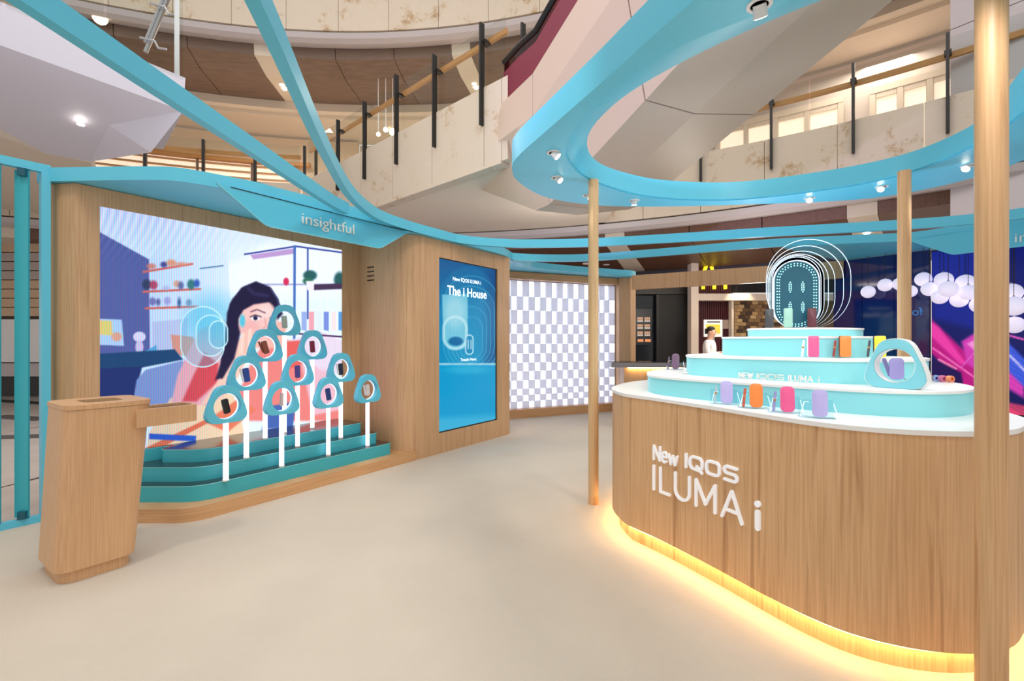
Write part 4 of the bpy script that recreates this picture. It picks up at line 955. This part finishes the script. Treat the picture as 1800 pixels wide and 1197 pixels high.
# level two ring
g2 = gallery('lower_balcony', 'stone parapet of the middle level curving behind the ring canopy', 17.0, 4.42, -62, 50, [(-62, -6), (21, 47.5)], True)
part('slab', sector(MB(), [(17.15, 4.45), (22.5, 4.45), (22.5, 5.0), (17.15, 5.0)], -62, 50, 40), BEIGE, g2)
part('soffit', sector(MB(), [(21.2, 3.6), (22.6, 3.6), (22.6, 4.5), (21.2, 4.5)], -62, 50, 40), BLACK, g2)
for px in (1232, 1356, 1500, 1666, 1850):
    a = azpx(px, 16.96); p = az(a, 16.94)
    po = part('post', MB().box((p.x, p.y, 6.0), (.05, .09, 1.76), -math.radians(a)), BLACK, g2); q = az(a, 17.02)
    part('rail_bracket', MB().box((q.x, q.y, 6.56), (.1, .16, .07), -math.radians(a)), BLACK, po)
for a0, a1 in ((21, 29), (29.1, 37), (37.1, 47.5), (-14, -6), (-22, -14.1), (-30, -22.1), (-40, -30.1)):
    part('glass_panel', sector(MB(), [(17.02, 5.5), (17.035, 5.5), (17.035, 6.84), (17.02, 6.84)], a0, a1, 3), GLASS, g2)
part('handrail', sector(MB(), [(17.08, 6.50), (17.15, 6.50), (17.15, 6.60), (17.08, 6.60)], 21, 47.5, 14), RAILW, g2)
part('handrail', sector(MB(), [(17.08, 6.50), (17.15, 6.50), (17.15, 6.60), (17.08, 6.60)], -40, -6, 14), RAILW, g2)
for px in (256, 358, 449, 536, 556):
    a = azpx(px, 16.96); p = az(a, 16.94); part('post', MB().box((p.x, p.y, 5.95), (.06, .09, 1.7), -math.radians(a)), BLACK, g2)

# straight balcony with glass, left of the escalator
BD = Vector((-.731, .682)); BE = Vector((-.17, 7.87)); bn = Vector((-.682, -.731))
def bw(s, d=0, h=0): p = BE+BD*s+bn*d*-1; return Vector((p.x, p.y, h))
brz = math.atan2(BD.y, BD.x)
t = thing('landing_balcony', 'straight travertine parapet with glass balustrade meeting the escalator', 'balcony')
js = [0, .42, 1.86, 3.2, 4.5, 5.9, 7.6]
for a, b in zip(js[:-1], js[1:]):
    c = bw((a+b)/2, .07, 5.09); part('stone_panel', MB().box(c, (b-a-.012, .14, 1.36), brz), STONE, t)
part('bottom_edge', MB().box(bw(3.8, .09, 4.39), (7.6, .22, .05), brz), STONE, t)
part('end_return', MB().box(bw(-.07, .4, 5.09), (.13, .8, 1.36), brz), STONE, t)
def spx(px):
    k = (px-CX)/F; return (BE.x-k*BE.y)/(k*BD.y-BD.x)
for px, y0, y1 in ((849, 41, 221), (766, 97, 259), (699, 132, 289), (643, 179, 315), (596, 211, 335)):
    s = spx(px); p = bw(s, -.03); zt_ = CAMH+(CY-y0)/F*p.y; zb = CAMH+(CY-y1)/F*p.y
    po = part('post', MB().box((p.x, p.y, (zt_+zb)/2), (.035, .10, zt_-zb), brz), BLACK, t)
    q = bw(s, .06); part('rail_bracket', MB().box((q.x, q.y, 6.56), (.12, .14, .05), brz), BLACK, po)
for px in (884, 735, 690):
    s = spx(px); p = bw(s, 1.6 if px < 800 else .5); part('post', MB().box((p.x, p.y, 6.1), (.035, .10, 1.6), brz), BLACK, t)
ss = [-.05, spx(766), spx(699), spx(643), spx(596), 7.4]
for a, b in zip(ss[:-1], ss[1:]): part('glass_panel', MB().box(bw((a+b)/2, .06, 6.2), (b-a-.03, .014, 1.25), brz), GLASS, t)
part('handrail', MB().box(bw(3.7, .12, 6.60), (7.4, .06, .085), brz), RAILW, t)
# landing slab soffit
pts = [tuple(bw(0, .05)[:2]), tuple(bw(7.6, .05)[:2])]+[tuple(az(a, 17.2)[:2]) for a in (-6, 0, 6, 12, 18, 22)]+[(2.3, 10.2), (1.0, 9.0)]
tag(MB().prism(pts, 4.42, 4.95).build('ceiling_landing', BEIGE), None, kind='structure')

# ------------------------------------------------------------------ ESCALATOR
EW = Vector((.881, .472)); EV = Vector((-.536, 1, -.383)); EO = Vector((.3, 7.0))
def ep(l, H, k, flat=0):   # k metres (in depth) up the slope; flat = metres along the level pit away
    x = EO.x+EW.x*l-EV.x*k; y = EO.y+EW.y*l-EV.y*k; z = CAMH+H-EV.z*k
    if flat: v = Vector((-.472, .881))*flat; x += v.x; y += v.y
    return Vector((x, y, z))
sec = [(0, 3.906), (0, 3.30), (.30, 2.04), (1.10, 2.065), (2.2, 2.30), (2.45, 2.9), (2.45, 3.906)]
t = thing('escalator', 'escalator clad in pale panels rising over the stand behind the ring canopy', 'escalator')
CLAD = mat('escalator cladding', (200, 180, 160), .45)
cuts = [-.0, 1.75, 4.3, 7.2, 10.5]
for a, b in zip(cuts[:-1], cuts[1:]):
    part('cladding', MB().loft([[ep(l, H, a+.008) for l, H in sec], [ep(l, H, b-.008) for l, H in sec]]), CLAD, t)
# level pit tapering up into the slab
pit0 = [ep(l, H, .0) for l, H in sec]; pit1 = [ep(l, H-(.0 if H > 3 else .0), 0, .40) for l, H in sec]
s3 = [(.0, 3.9), (-.1, 3.3), (.35, 2.98), (1.1, 2.98), (1.9, 2.98), (2.2, 3.1), (2.2, 3.9)]; pit2 = [ep(l, H, 0, 2.6) for l, H in s3]
part('pit_cladding', MB().loft([pit0, pit1]), CLAD, t); part('pit_end', MB().loft([pit1, pit2]), CLAD, t)
top = [ep(.06, 3.906, k) for k in (-.9, -.45, 0, .5, 1.5, 4, 8)]
top[0].z = ep(0, 3.906, 0).z+.05; top[1].z = top[0].z
def bal(off, h): return [p+Vector((0, 0, h)) for p in top]
rings = [[p, p+Vector((.02, .01, 0)), p+Vector((.02, .01, .62)), p+Vector((0, 0, .62))] for p in top]
part('glass_balustrade', MB().loft(rings), REDGL, t)
part('side_skirt', MB().loft([[p+Vector((-.004, 0, -.02)), p+Vector((-.012, 0, -.02)), p+Vector((-.012, 0, .48)), p+Vector((-.004, 0, .48))] for p in top]), mat('deep red panel', (118, 24, 52), .4), t)
part('handrail', MB().tube([p+Vector((0, 0, .66)) for p in top], .045, 8), BLACK, t, True)

# ------------------------------------------------------------------ LEFT WHITE LANDING BODY
t = thing('stair_landing', 'pale faceted underside of a stair landing at the upper left', 'landing')
T0 = zp(-260, -74, 5.25); T1_ = zp(326, 137, 8.0); F1 = zp(322, 195, 7.97); F0 = Vector((T0.x, T0.y, F1.z))
T0.z = T1_.z
Lb, Ld = gp(80, 270, 4.55), gp(265, 268, 4.62)
_n = (F1-F0).cross(Lb-F0)
def onA(x, y):
    d = zp(x, y, 1.0)-Vector((0, 0, CAMH)); k = (F0-Vector((0, 0, CAMH))).dot(_n)/d.dot(_n); return Vector((0, 0, CAMH))+d*k
La, Lc, Lm = onA(-150, 144), onA(160, 284), onA(192, 220)
mb = MB(); mb.vf([T0, T1_, F1, F0], [(0, 1, 2, 3)]); mb.vf([F0, F1, Lm, Lc, Lb, La], [(0, 1, 2, 3, 4, 5)]); mb.vf([Lm, F1, Ld, Lc], [(0, 1, 2), (0, 2, 3)])
bk = Vector((-1.5, 1.6, 0)); 
mb.vf([T1_, T1_+bk*1.0, F1+bk, F1], [(0, 1, 2, 3)]); mb.vf([F1, F1+bk, Ld+Vector((-1.2, 1.28, .62)), Ld], [(0, 1, 2, 3)]); mb.vf([T0, T1_, T1_+bk, T0+bk*1.5], [(0, 1, 2, 3)])
part('cladding', mb, mat('lavender white cladding', (214, 212, 226), .5), t)
part('downlight', MB().lathe([(.05, 0), (.05, .012)], gp(142, 218, 4.86)-Vector((0, 0, .015)), 12), E_LAMP, t)
mb = MB().prism([tuple(La[:2]), tuple(Lb[:2]), tuple(Lc[:2]), (-11.2, 13.2), (-22, 13.2), (-22, 5)], 4.56, 4.9)
tag(mb.build('ceiling_left', BEIGE), None, kind='structure')
# glass and steel on the landing
g_ = thing('stair_balustrade', 'clear glass stair balustrade with steel rails above the pale landing', 'balustrade')
gd = (T1_-T0).normalized(); gl = (T1_-T0).length
for k in range(4):
    a = T1_-gd*(.05+k*1.05); b = a-gd*1.0
    part('glass_panel', MB().loft([[a+Vector((0, 0, -.05)), b+Vector((0, 0, -.05)), b+Vector((0, 0, 1.6)), a+Vector((0, 0, 1.6))], [q+Vector((.008, .012, 0)) for q in (a+Vector((0, 0, -.05)), b+Vector((0, 0, -.05)), b+Vector((0, 0, 1.6)), a+Vector((0, 0, 1.6)))]]), GLASS, g_)
p = zp(311, 100, 8.0); part('end_post', MB().box((p.x, p.y, 6.95), (.07, .10, 2.2), .6), CHROME, g_)
for dz in (0, .16):
    a = zp(256, 92, 8.2)+Vector((0, 0, dz)); b = zp(300, -15, 8.2)+Vector((0, 0, dz)); part('handrail', MB().tube([a, b], .035, 8), CHROME, g_, True)
for (x, y) in ((290, 12), (272, 72)): a = zp(x, y, 8.1); part('rail_bracket', MB().tube([a+Vector((-.25, 0, .06)), a, a+Vector((.06, 0, -.12)), a+Vector((.2, 0, -.14))], .018, 6), CHROME, g_, True)
# bright ceiling lamps with the star glare
for (x, y, Z, r, nm) in ((176, 31, 11.5, .16, 'brightest spotlight beside the long teal beam'), (415, 95, 13.2, .13, 'bright spotlight hanging left of the steep teal beam'), (420, 110, 13.2, .06, 'small spotlight just below the bright one'), (620, 112, 13.6, .07, 'first of the spotlights on the pale ceiling strip'), (622, 123, 13.7, .07, 'second of the spotlights on the pale ceiling strip'), (627, 133, 13.8, .08, 'lowest of the spotlights on the pale ceiling strip'), (665, 236, 13.6, .06, 'lamp glowing behind the landing glass'), (678, 228, 13.6, .07, 'second lamp glowing behind the landing glass'), (690, 232, 13.6, .10, 'largest lamp glowing behind the landing glass')):
    p = zp(x, y, Z); t = thing('ceiling_spotlight', nm, 'spotlight', p)
    d = Vector((-p.x, -p.y, -6)).normalized(); M = d.to_track_quat('-Z', 'Y').to_matrix()
    part('housing', MB().lathe([(r*.8, r*1.6), (r, 0)], (0, 0, 0), 14, M), WHITE, t, True); part('lamp_face', MB().lathe([(r*.9, -.002), (r*.88, -.006)], (0, 0, 0), 14, M), E_WARM, t)
    hz = 9.06-p.z
    if hz > 0: part('stem', MB().tube([(0, 0, 0), (0, 0, hz)], .012, 6), WHITE, t)

# ------------------------------------------------------------------ UPPER SHOPS
t = thing('wall_upper', None, None, kind='structure')
part('plaster', sector(MB(), [(21.3, 5.0), (21.5, 5.0), (21.5, 8.6), (21.3, 8.6)], -4, 21, 20), BEIGE, t)
part('plaster', sector(MB(), [(20.6, 5.0), (20.8, 5.0), (20.8, 8.6), (20.6, 8.6)], 21, 50, 20), mat('shop front white', (214, 202, 196), .5), t)
part('plaster', sector(MB(), [(21.0, 5.0), (21.2, 5.0), (21.2, 8.6), (21.0, 8.6)], -62, -4, 30), mat('shop wall warm', (226, 206, 180), .5), t)
# lit slatted shop wall at upper left
t = thing('lit_shop_front', 'warm lit shop front with horizontal slats on the middle level, upper left', 'shop front')
for px0, px1 in ((150, 252), (256, 345), (349, 441), (445, 512)):
    a0, a1 = azpx(px0, 20.9), azpx(px1, 20.9); part('lit_panel', sector(MB(), [(20.9, 5.0), (20.93, 5.0), (20.93, 7.6), (20.9, 7.6)], a0, a1, 3), E_SHOP, t)
    for k in range(11): part('slat', sector(MB(), [(20.82, 5.3+k*.215), (20.87, 5.3+k*.215), (20.87, 5.36+k*.215), (20.82, 5.36+k*.215)], a0+.02, a1-.02, 2), mat('slat tan', (196, 150, 108), .5), t)
for px in (152, 254, 347, 443, 514): a = azpx(px, 20.8); p = az(a, 20.8); part('mullion', MB().box((p.x, p.y, 6.3), (.07, .07, 2.6), -math.radians(a)), BRN, t)
p0 = azpx(140, 20.7); p1 = azpx(545, 20.7); part('head_rail', sector(MB(), [(20.65, 7.55), (20.85, 7.55), (20.85, 7.68), (20.65, 7.68)], p0, p1, 12), RAILW, t)
for i, (px, hgt) in enumerate(((270, .8), (282, .95), (294, .7), (400, .9), (416, .7), (432, .8))):
    a = azpx(px, 19.6); p = az(a, 19.6, 5.01); o = MB().lathe([(.06, 0), (.10, hgt*.6+.5), (.085, hgt+.5), (.035, hgt+.58)], p, 10).build('display_form', (BLACK, mat('charcoal cloth', (60, 52, 50), .8), WHITE)[i % 3], None, True)
    tag(o, ['dark dress form left in the upper shop', 'grey dress form beside the dark one in the upper shop', 'white dress form left of the post in the upper shop', 'dark dress form in the middle of the upper shop', 'grey dress form right of the middle one upstairs', 'white dress form at the right of the upper shop'][i], 'dress form')
# windows upper right
for wn, (x0, x1) in enumerate(((1262, 1478), (1534, 1690))):
    t = thing('window_%d' % (wn+1), None, None, kind='structure')
    a0, a1 = azpx(x0, 20.5), azpx(x1, 20.5); n = 4 if wn == 0 else 3; w_ = (a1-a0)/n
    part('frame', sector(MB(), [(20.42, 7.62), (20.58, 7.62), (20.58, 7.78), (20.42, 7.78)], a0-.15, a1+.15, 6), CREAM, t)
    for k in range(n+1): a = a0+k*w_; p = az(a, 20.5); part('mullion', MB().box((p.x, p.y, 6.35), (.12, .14, 2.6), -math.radians(a)), CREAM, t)
    for k in range(n):
        part('pane', sector(MB(), [(20.50, 5.1), (20.52, 5.1), (20.52, 7.62), (20.50, 7.62)], a0+k*w_+.2, a0+(k+1)*w_-.2, 2), E_SHOP, t)
        part('sash', sector(MB(), [(20.44, 7.50), (20.50, 7.50), (20.50, 7.62), (20.44, 7.62)], a0+k*w_+.2, a0+(k+1)*w_-.2, 2), CREAM, t)

# big clad pillar at the right
t = thing('clad_pillar', 'large pillar of pale lavender grey panels at the upper right', 'pillar')
PL = Vector((7.98, 8.70)); PU = Vector((.555, -.832)); PN = Vector((.832, .555))
hj = [0, 1.5, 3.0, 4.33, 5.75, 7.1, 8.5, 10, 12]
for a, b in zip(hj[:-1], hj[1:]):
    for k in range(2):
        q = PL+PU*(1.6*k); pts = [q, q+PU*1.59, q+PU*1.59+PN*1.5, q+PN*1.5]; part('panel', MB().prism([tuple(x) for x in pts], a+.008, b-.008), LAV, t)
# ------------------------------------------------------------------ GROUND FLOOR SHOPS (behind)
def shop_at(px, Z): return Vector(((px-CX)/F*Z, Z, 0))
def hbox(mb, px0, px1, y0, y1, Z, dep=.1, zbot=None):
    x0 = (px0-CX)/F*Z; x1 = (px1-CX)/F*Z; h1 = CAMH+(CY-y0)/F*Z; h0 = CAMH+(CY-y1)/F*Z if zbot is None else zbot
    return mb.box(((x0+x1)/2, Z+dep/2, (h0+h1)/2), (x1-x0, dep, h1-h0))
tag(hbox(MB(), 780, 1232, 462, 700, 17.2, .1, 0).build('wall_back', mat('black shop wall', (16, 14, 16), .3)), None, kind='structure')
t = thing('black_kiosk', 'black shop front with lit menu board between the light wall and the maroon shop', 'shop front')
part('header', hbox(MB(), 1085, 1222, 500, 517, 15.0, .3), BLACK, t)
part('glass_case', hbox(MB(), 1085, 1154, 520, 640, 15.2, .1, .0), mat('dark glossy glass', (30, 34, 42), .1), t)
part('door', hbox(MB(), 1158, 1214, 518, 640, 15.1, .1, .0), mat('matt black door', (12, 11, 14), .5), t)
part('jamb', hbox(MB(), 1154, 1158, 518, 640, 15.0, .12, .0), BLACK, t)
mbd = part('menu_board', hbox(MB(), 1117, 1146, 543, 606, 15.15, .03), mat('board', (24, 26, 34), .3), t)
for r in range(4):
    for k in range(2):
        if r < 3:
            for j in range(3): part('menu_picture', hbox(MB(), 1120.5+k*12.5+j*3.4, 1123.3+k*12.5+j*3.4, 557.5+r*12.5, 561.8+r*12.5, 15.13, .01), emis('menu glow', (190, 150, 120), .6), mbd); part('menu_picture', hbox(MB(), 1120.5+k*12.5+j*3.4, 1123.3+k*12.5+j*3.4, 562.5+r*12.5, 565.8+r*12.5, 15.13, .01), emis('menu glow pale', (200, 190, 180), .45), mbd)
        else: part('menu_picture', hbox(MB(), 1121+k*13, 1131+k*13, 596, 601, 15.13, .01), emis('menu glow warm', (210, 140, 90), .6), mbd)
t = thing('maroon_shop', 'shop with maroon slatted walls, patterned tile wall and a yellow sign', 'shop front')
part('pillar', hbox(MB(), 1215, 1228, 456, 700, 14.4, .3, 0), CREAM, t)
MAR = mat('maroon slat', (84, 34, 44), .45)
for k in range(15): part('slat', hbox(MB(), 1229+k*3.8, 1231.6+k*3.8, 458, 700, 14.9, .05, 0), MAR, t)
part('slat_backing', hbox(MB(), 1228, 1288, 458, 700, 14.96, .05, 0), mat('maroon dark', (52, 20, 28), .6), t)
part('sign_band', hbox(MB(), 1284, 1520, 445, 514, 14.9, .1), BLACK, t)
part('top_trim', hbox(MB(), 1216, 1520, 452, 457, 14.6, .2), CREAM, t)
part('header', hbox(MB(), 1227, 1520, 516, 528, 14.5, .3), CREAM, t)
part('frame_post', hbox(MB(), 1286, 1290, 528, 700, 14.6, .2, 0), CREAM, t)
tb = part('tile_backing', hbox(MB(), 1290, 1520, 528, 700, 15.0, .1, 0), mat('grout', (120, 96, 70), .8), t)
tcols = [(206, 170, 120), (112, 84, 56), (160, 126, 86), (82, 60, 44), (224, 192, 140)]
for r in range(10):
    for k in range(13):
        x0 = 1291+k*10.5-(r % 3)*3.2; part('tile', hbox(MB(), max(x0, 1291), x0+9.9, 529.5+r*6.2, 535.2+r*6.2, 14.96+.01*((r*7+k*5) % 3), .05), mat('tile %d' % ((r*5+k*3+(r*k) % 4) % 5), tcols[(r*5+k*3+(r*k) % 4) % 5], .4), tb)
light('SPOT', 'tile_wall_light', (6.9, 14.3, 3.2), 60, (1, .85, .6), .05, rot=(.3, 0, 0), spot=1.6)
# golden arches sign
mb = MB()
def arch(x0, x1, yt, yb, Z):
    Z = 14.84
    pts = []
    for k in range(13):
        a = PI*k/12; pts.append(zp((x0+x1)/2-(x1-x0)/2*math.cos(a), yb-(yb-yt)*math.sin(a)**.75, Z))
    mb.tube(pts, .055, 8)
arch(1236, 1255.5, 464, 508, 13.9); arch(1255.5, 1275, 462.5, 508, 13.9)
tag(mb.build('arches_sign', E_YEL, None, True), 'glowing yellow double-arch sign partly hidden by the oak header', 'sign')
t = thing('poster_stand', 'white poster on a stand behind the person in white', 'poster stand')
zz = 12.6; part('board', hbox(MB(), 1237.5, 1270, 562, 592, zz, .05), WHITE, t)
part('artwork', hbox(MB(), 1241, 1266, 570, 586, zz-.006, .006), mat('yellow print', (240, 200, 70), .6), t)
part('heading', hbox(MB(), 1243, 1266, 564.5, 567, zz-.006, .006), mat('grey print', (90, 90, 96), .6), t)
part('stand_pole', MB().lathe([(.03, 0), (.03, 1.62)], shop_at(1254, zz+.06), 10), CHROME, t); part('stand_foot', MB().box(shop_at(1254, zz+.06)+Vector((0, 0, .015)), (.5, .4, .03)), CHROME, t)
tag(hbox(MB(), 1271, 1284, 562, 578, 14.85, .03).build('notice_board', mat('beige notice', (190, 170, 160), .6)), 'small pale notice on the maroon slats right of the poster', 'notice')
# small round ceiling cameras/lamps on the lower walnut ceiling
for px, py in ((992, 466), (1030, 462), (1066, 463), (1132, 479), (1512, 419)):
    p = gp(px, py, 3.86); o = MB().lathe([(.12, 0), (.10, -.05)], p, 14).build('ceiling_downlight', WHITE, None, True)
    tag(o, {992: 'round white downlight left of the thin column', 1030: 'round downlight just behind the thin column', 1066: 'round downlight right of the thin column', 1132: 'lone pale ceiling fitting above the oak header', 1512: 'downlight above the oval sign'}[px], 'downlight', 'round downlights in the lower ceiling')

# mall facade behind the gate
t = thing('louvred_facade', 'beige louvred shop facade seen through the gate slats', 'facade')
Zf = 12.4; X0 = (-180-CX)/F*Zf; X1 = (128-CX)/F*Zf
def fb_(nm, y0, y1, m, dz=0, zbot=None):
    h1 = CAMH+(CY-y0)/F*Zf; h0 = CAMH+(CY-y1)/F*Zf if zbot is None else zbot
    part(nm, MB().box(((X0+X1)/2, Zf+dz, (h0+h1)/2), (X1-X0, .2, h1-h0)), m, t)
part('backing', MB().box(((X0+X1)/2, Zf+.3, 3), (X1-X0, .2, 6)), BRN, t)
fb_('base_recess', 662, 705, BLACK, .2, 0); fb_('white_fascia', 562, 636, WHITE, -.1); fb_('grey_fascia', 638, 661, LIPG, 0)
y = 556
PLK = mat('tan plank', (206, 176, 146), .5); PLK2 = mat('tan grey plank', (184, 170, 164), .5)
while y > 428:
    fb_('plank', y-14.5, y, PLK if (y > 500 or y < 450) else PLK2); y -= 16
fb_('dark_band', 421, 427, BLACK, .05); fb_('white_rail', 411, 417, WHITE, -.12); fb_('panel', 376, 409, mat('plum grey panel', (110, 92, 98), .5)); fb_('panel', 362, 375, PLK)
fb_('white_rail', 350, 357, WHITE, -.12); fb_('panel', 326, 348, PLK); fb_('white_rail', 313, 319, WHITE, -.12); fb_('panel', 296, 311, BEIGE)

# ------------------------------------------------------------------ PERSON in white
def person():
    Z = 10.9; c = shop_at(1247, Z); H = 1.76
    t = thing('person', 'person in a white shirt looking down at a phone, behind the counter', 'person', (c.x, c.y, 0), math.radians(-40))
    V = []; E = []; Rr = []
    def add(p, r, par=None):
        V.append(p); Rr.append(r); i = len(V)-1
        if par is not None: E.append((par, i))
        return i
    # local frame: faces +x
    pel = add((0, 0, .94), .15); ab = add((0, 0, 1.10), .135, pel); ch = add((-.01, 0, 1.30), .15, ab); nk0 = add((0, 0, 1.44), .085, ch); nk = add((.02, 0, 1.52), .055, nk0)
    hd = add((.05, 0, 1.60), .085, nk); hd2 = add((.055, 0, 1.67), .095, hd); hd3 = add((.04, 0, 1.73), .06, hd2)
    nose = add((.155, 0, 1.615), .014, hd)
    arms = []
    for s in (-1, 1):
        sh = add((0, s*.17, 1.40), .065, ch); el = add((.03, s*.24, 1.13), .048, sh); wr = add((.25, s*.09, 1.16), .032, el); hn = add((.30, s*.055, 1.19), .035, wr)
        arms.append((sh, el, wr, hn))
        hp = add((0, s*.09, .88), .10, pel); kn = add((.02, s*.10, .50), .065, hp); an = add((0, s*.10, .09), .045, kn); ft = add((.13, s*.10, .045), .04, an)
    def skin(name, idx, m, grow=0, par=t):
        mp = {k: i for i, k in enumerate(idx)}; me = bpy.data.meshes.new(name)
        me.from_pydata([V[k] for k in idx], [(mp[a], mp[b]) for a, b in E if a in mp and b in mp], [])
        o = bpy.data.objects.new(name, me); C.objects.link(o)
        md = o.modifiers.new('skin', 'SKIN'); sv = me.skin_vertices[0].data
        for k in idx: sv[mp[k]].radius = (Rr[k]+grow,)*2
        sv[0].use_root = True; s2 = o.modifiers.new('sub', 'SUBSURF'); s2.levels = s2.render_levels = 2
        dg = bpy.context.evaluated_depsgraph_get(); dg.update(); m2 = bpy.data.meshes.new_from_object(o.evaluated_get(dg))
        bpy.data.objects.remove(o); m2.materials.clear(); m2.materials.append(m)
        for p in m2.polygons: p.use_smooth = True
        o = bpy.data.objects.new(name, m2); C.objects.link(o); o.parent = par; return o
    n = len(V); skin('body', list(range(n)), mat('skin', (222, 172, 146), .5))
    shirt = [pel, ab, ch, nk0]+[a for q in arms for a in q[:3]]
    tag(skin('shirt', shirt, mat('white shirt', (240, 238, 236), .7), .014), 'white long-sleeved shirt')
    leg = [pel]+[k for k in range(n) if Rr[k] in (.10, .065, .045) and V[k][2] < .9]
    tag(skin('trousers', leg, mat('dark trousers', (40, 42, 50), .8), .012), 'dark trousers')
    mb = MB(); mb.lathe([(.095*math.sin(PI*k/10)+.001, .085*-math.cos(PI*k/10)) for k in range(4, 11)], (.03, 0, 1.695), 16); mb.box((-.055, 0, 1.66), (.05, .15, .12))
    part('hair', mb, mat('black hair', (20, 16, 16), .7), t, True)
    for s in (-1, 1):
        part('eye', MB().lathe([(.001, -.008), (.008, 0), (.001, .008)], (.142, s*.032, 1.64), 8), BLACK, t); part('ear', MB().lathe([(.002, -.03), (.014, 0), (.002, .03)], (.045, s*.098, 1.635), 8), mat('skin', (222, 172, 146), .5), t)
        for k in range(4): part('finger', MB().tube([(.31, s*(.055-.0), 1.20+.018*k-.02), (.345, s*.04, 1.205+.018*k-.02), (.352, s*.015, 1.21+.018*k-.02)], .0075, 6), mat('skin', (222, 172, 146), .5), t, True)
        part('thumb', MB().tube([(.29, s*.05, 1.20), (.305, s*.03, 1.235), (.315, s*.012, 1.245)], .009, 6), mat('skin', (222, 172, 146), .5), t, True)
        part('shoe', MB().loft([[(x, s*.10+y_*w_, z) for y_, z in ((-.04, 0), (.04, 0), (.04, h_), (-.04, h_))] for x, w_, h_ in ((-.06, .8, .08), (.02, 1, .09), (.14, 1, .05), (.19, .7, .03))]), BLACK, t)
    ph = MB().box((0, 0, 0), (.008, .075, .15), M=Matrix.Rotation(.5, 3, 'Y')).build('phone', BLACK)
    ph.location = Vector((c.x, c.y, 0))+Matrix.Rotation(math.radians(-40), 3, 'Z')@Vector((.335, 0, 1.225)); ph.rotation_euler = (0, 0, math.radians(-40))
    tag(ph, 'black phone held by the person in white', 'phone')
person()
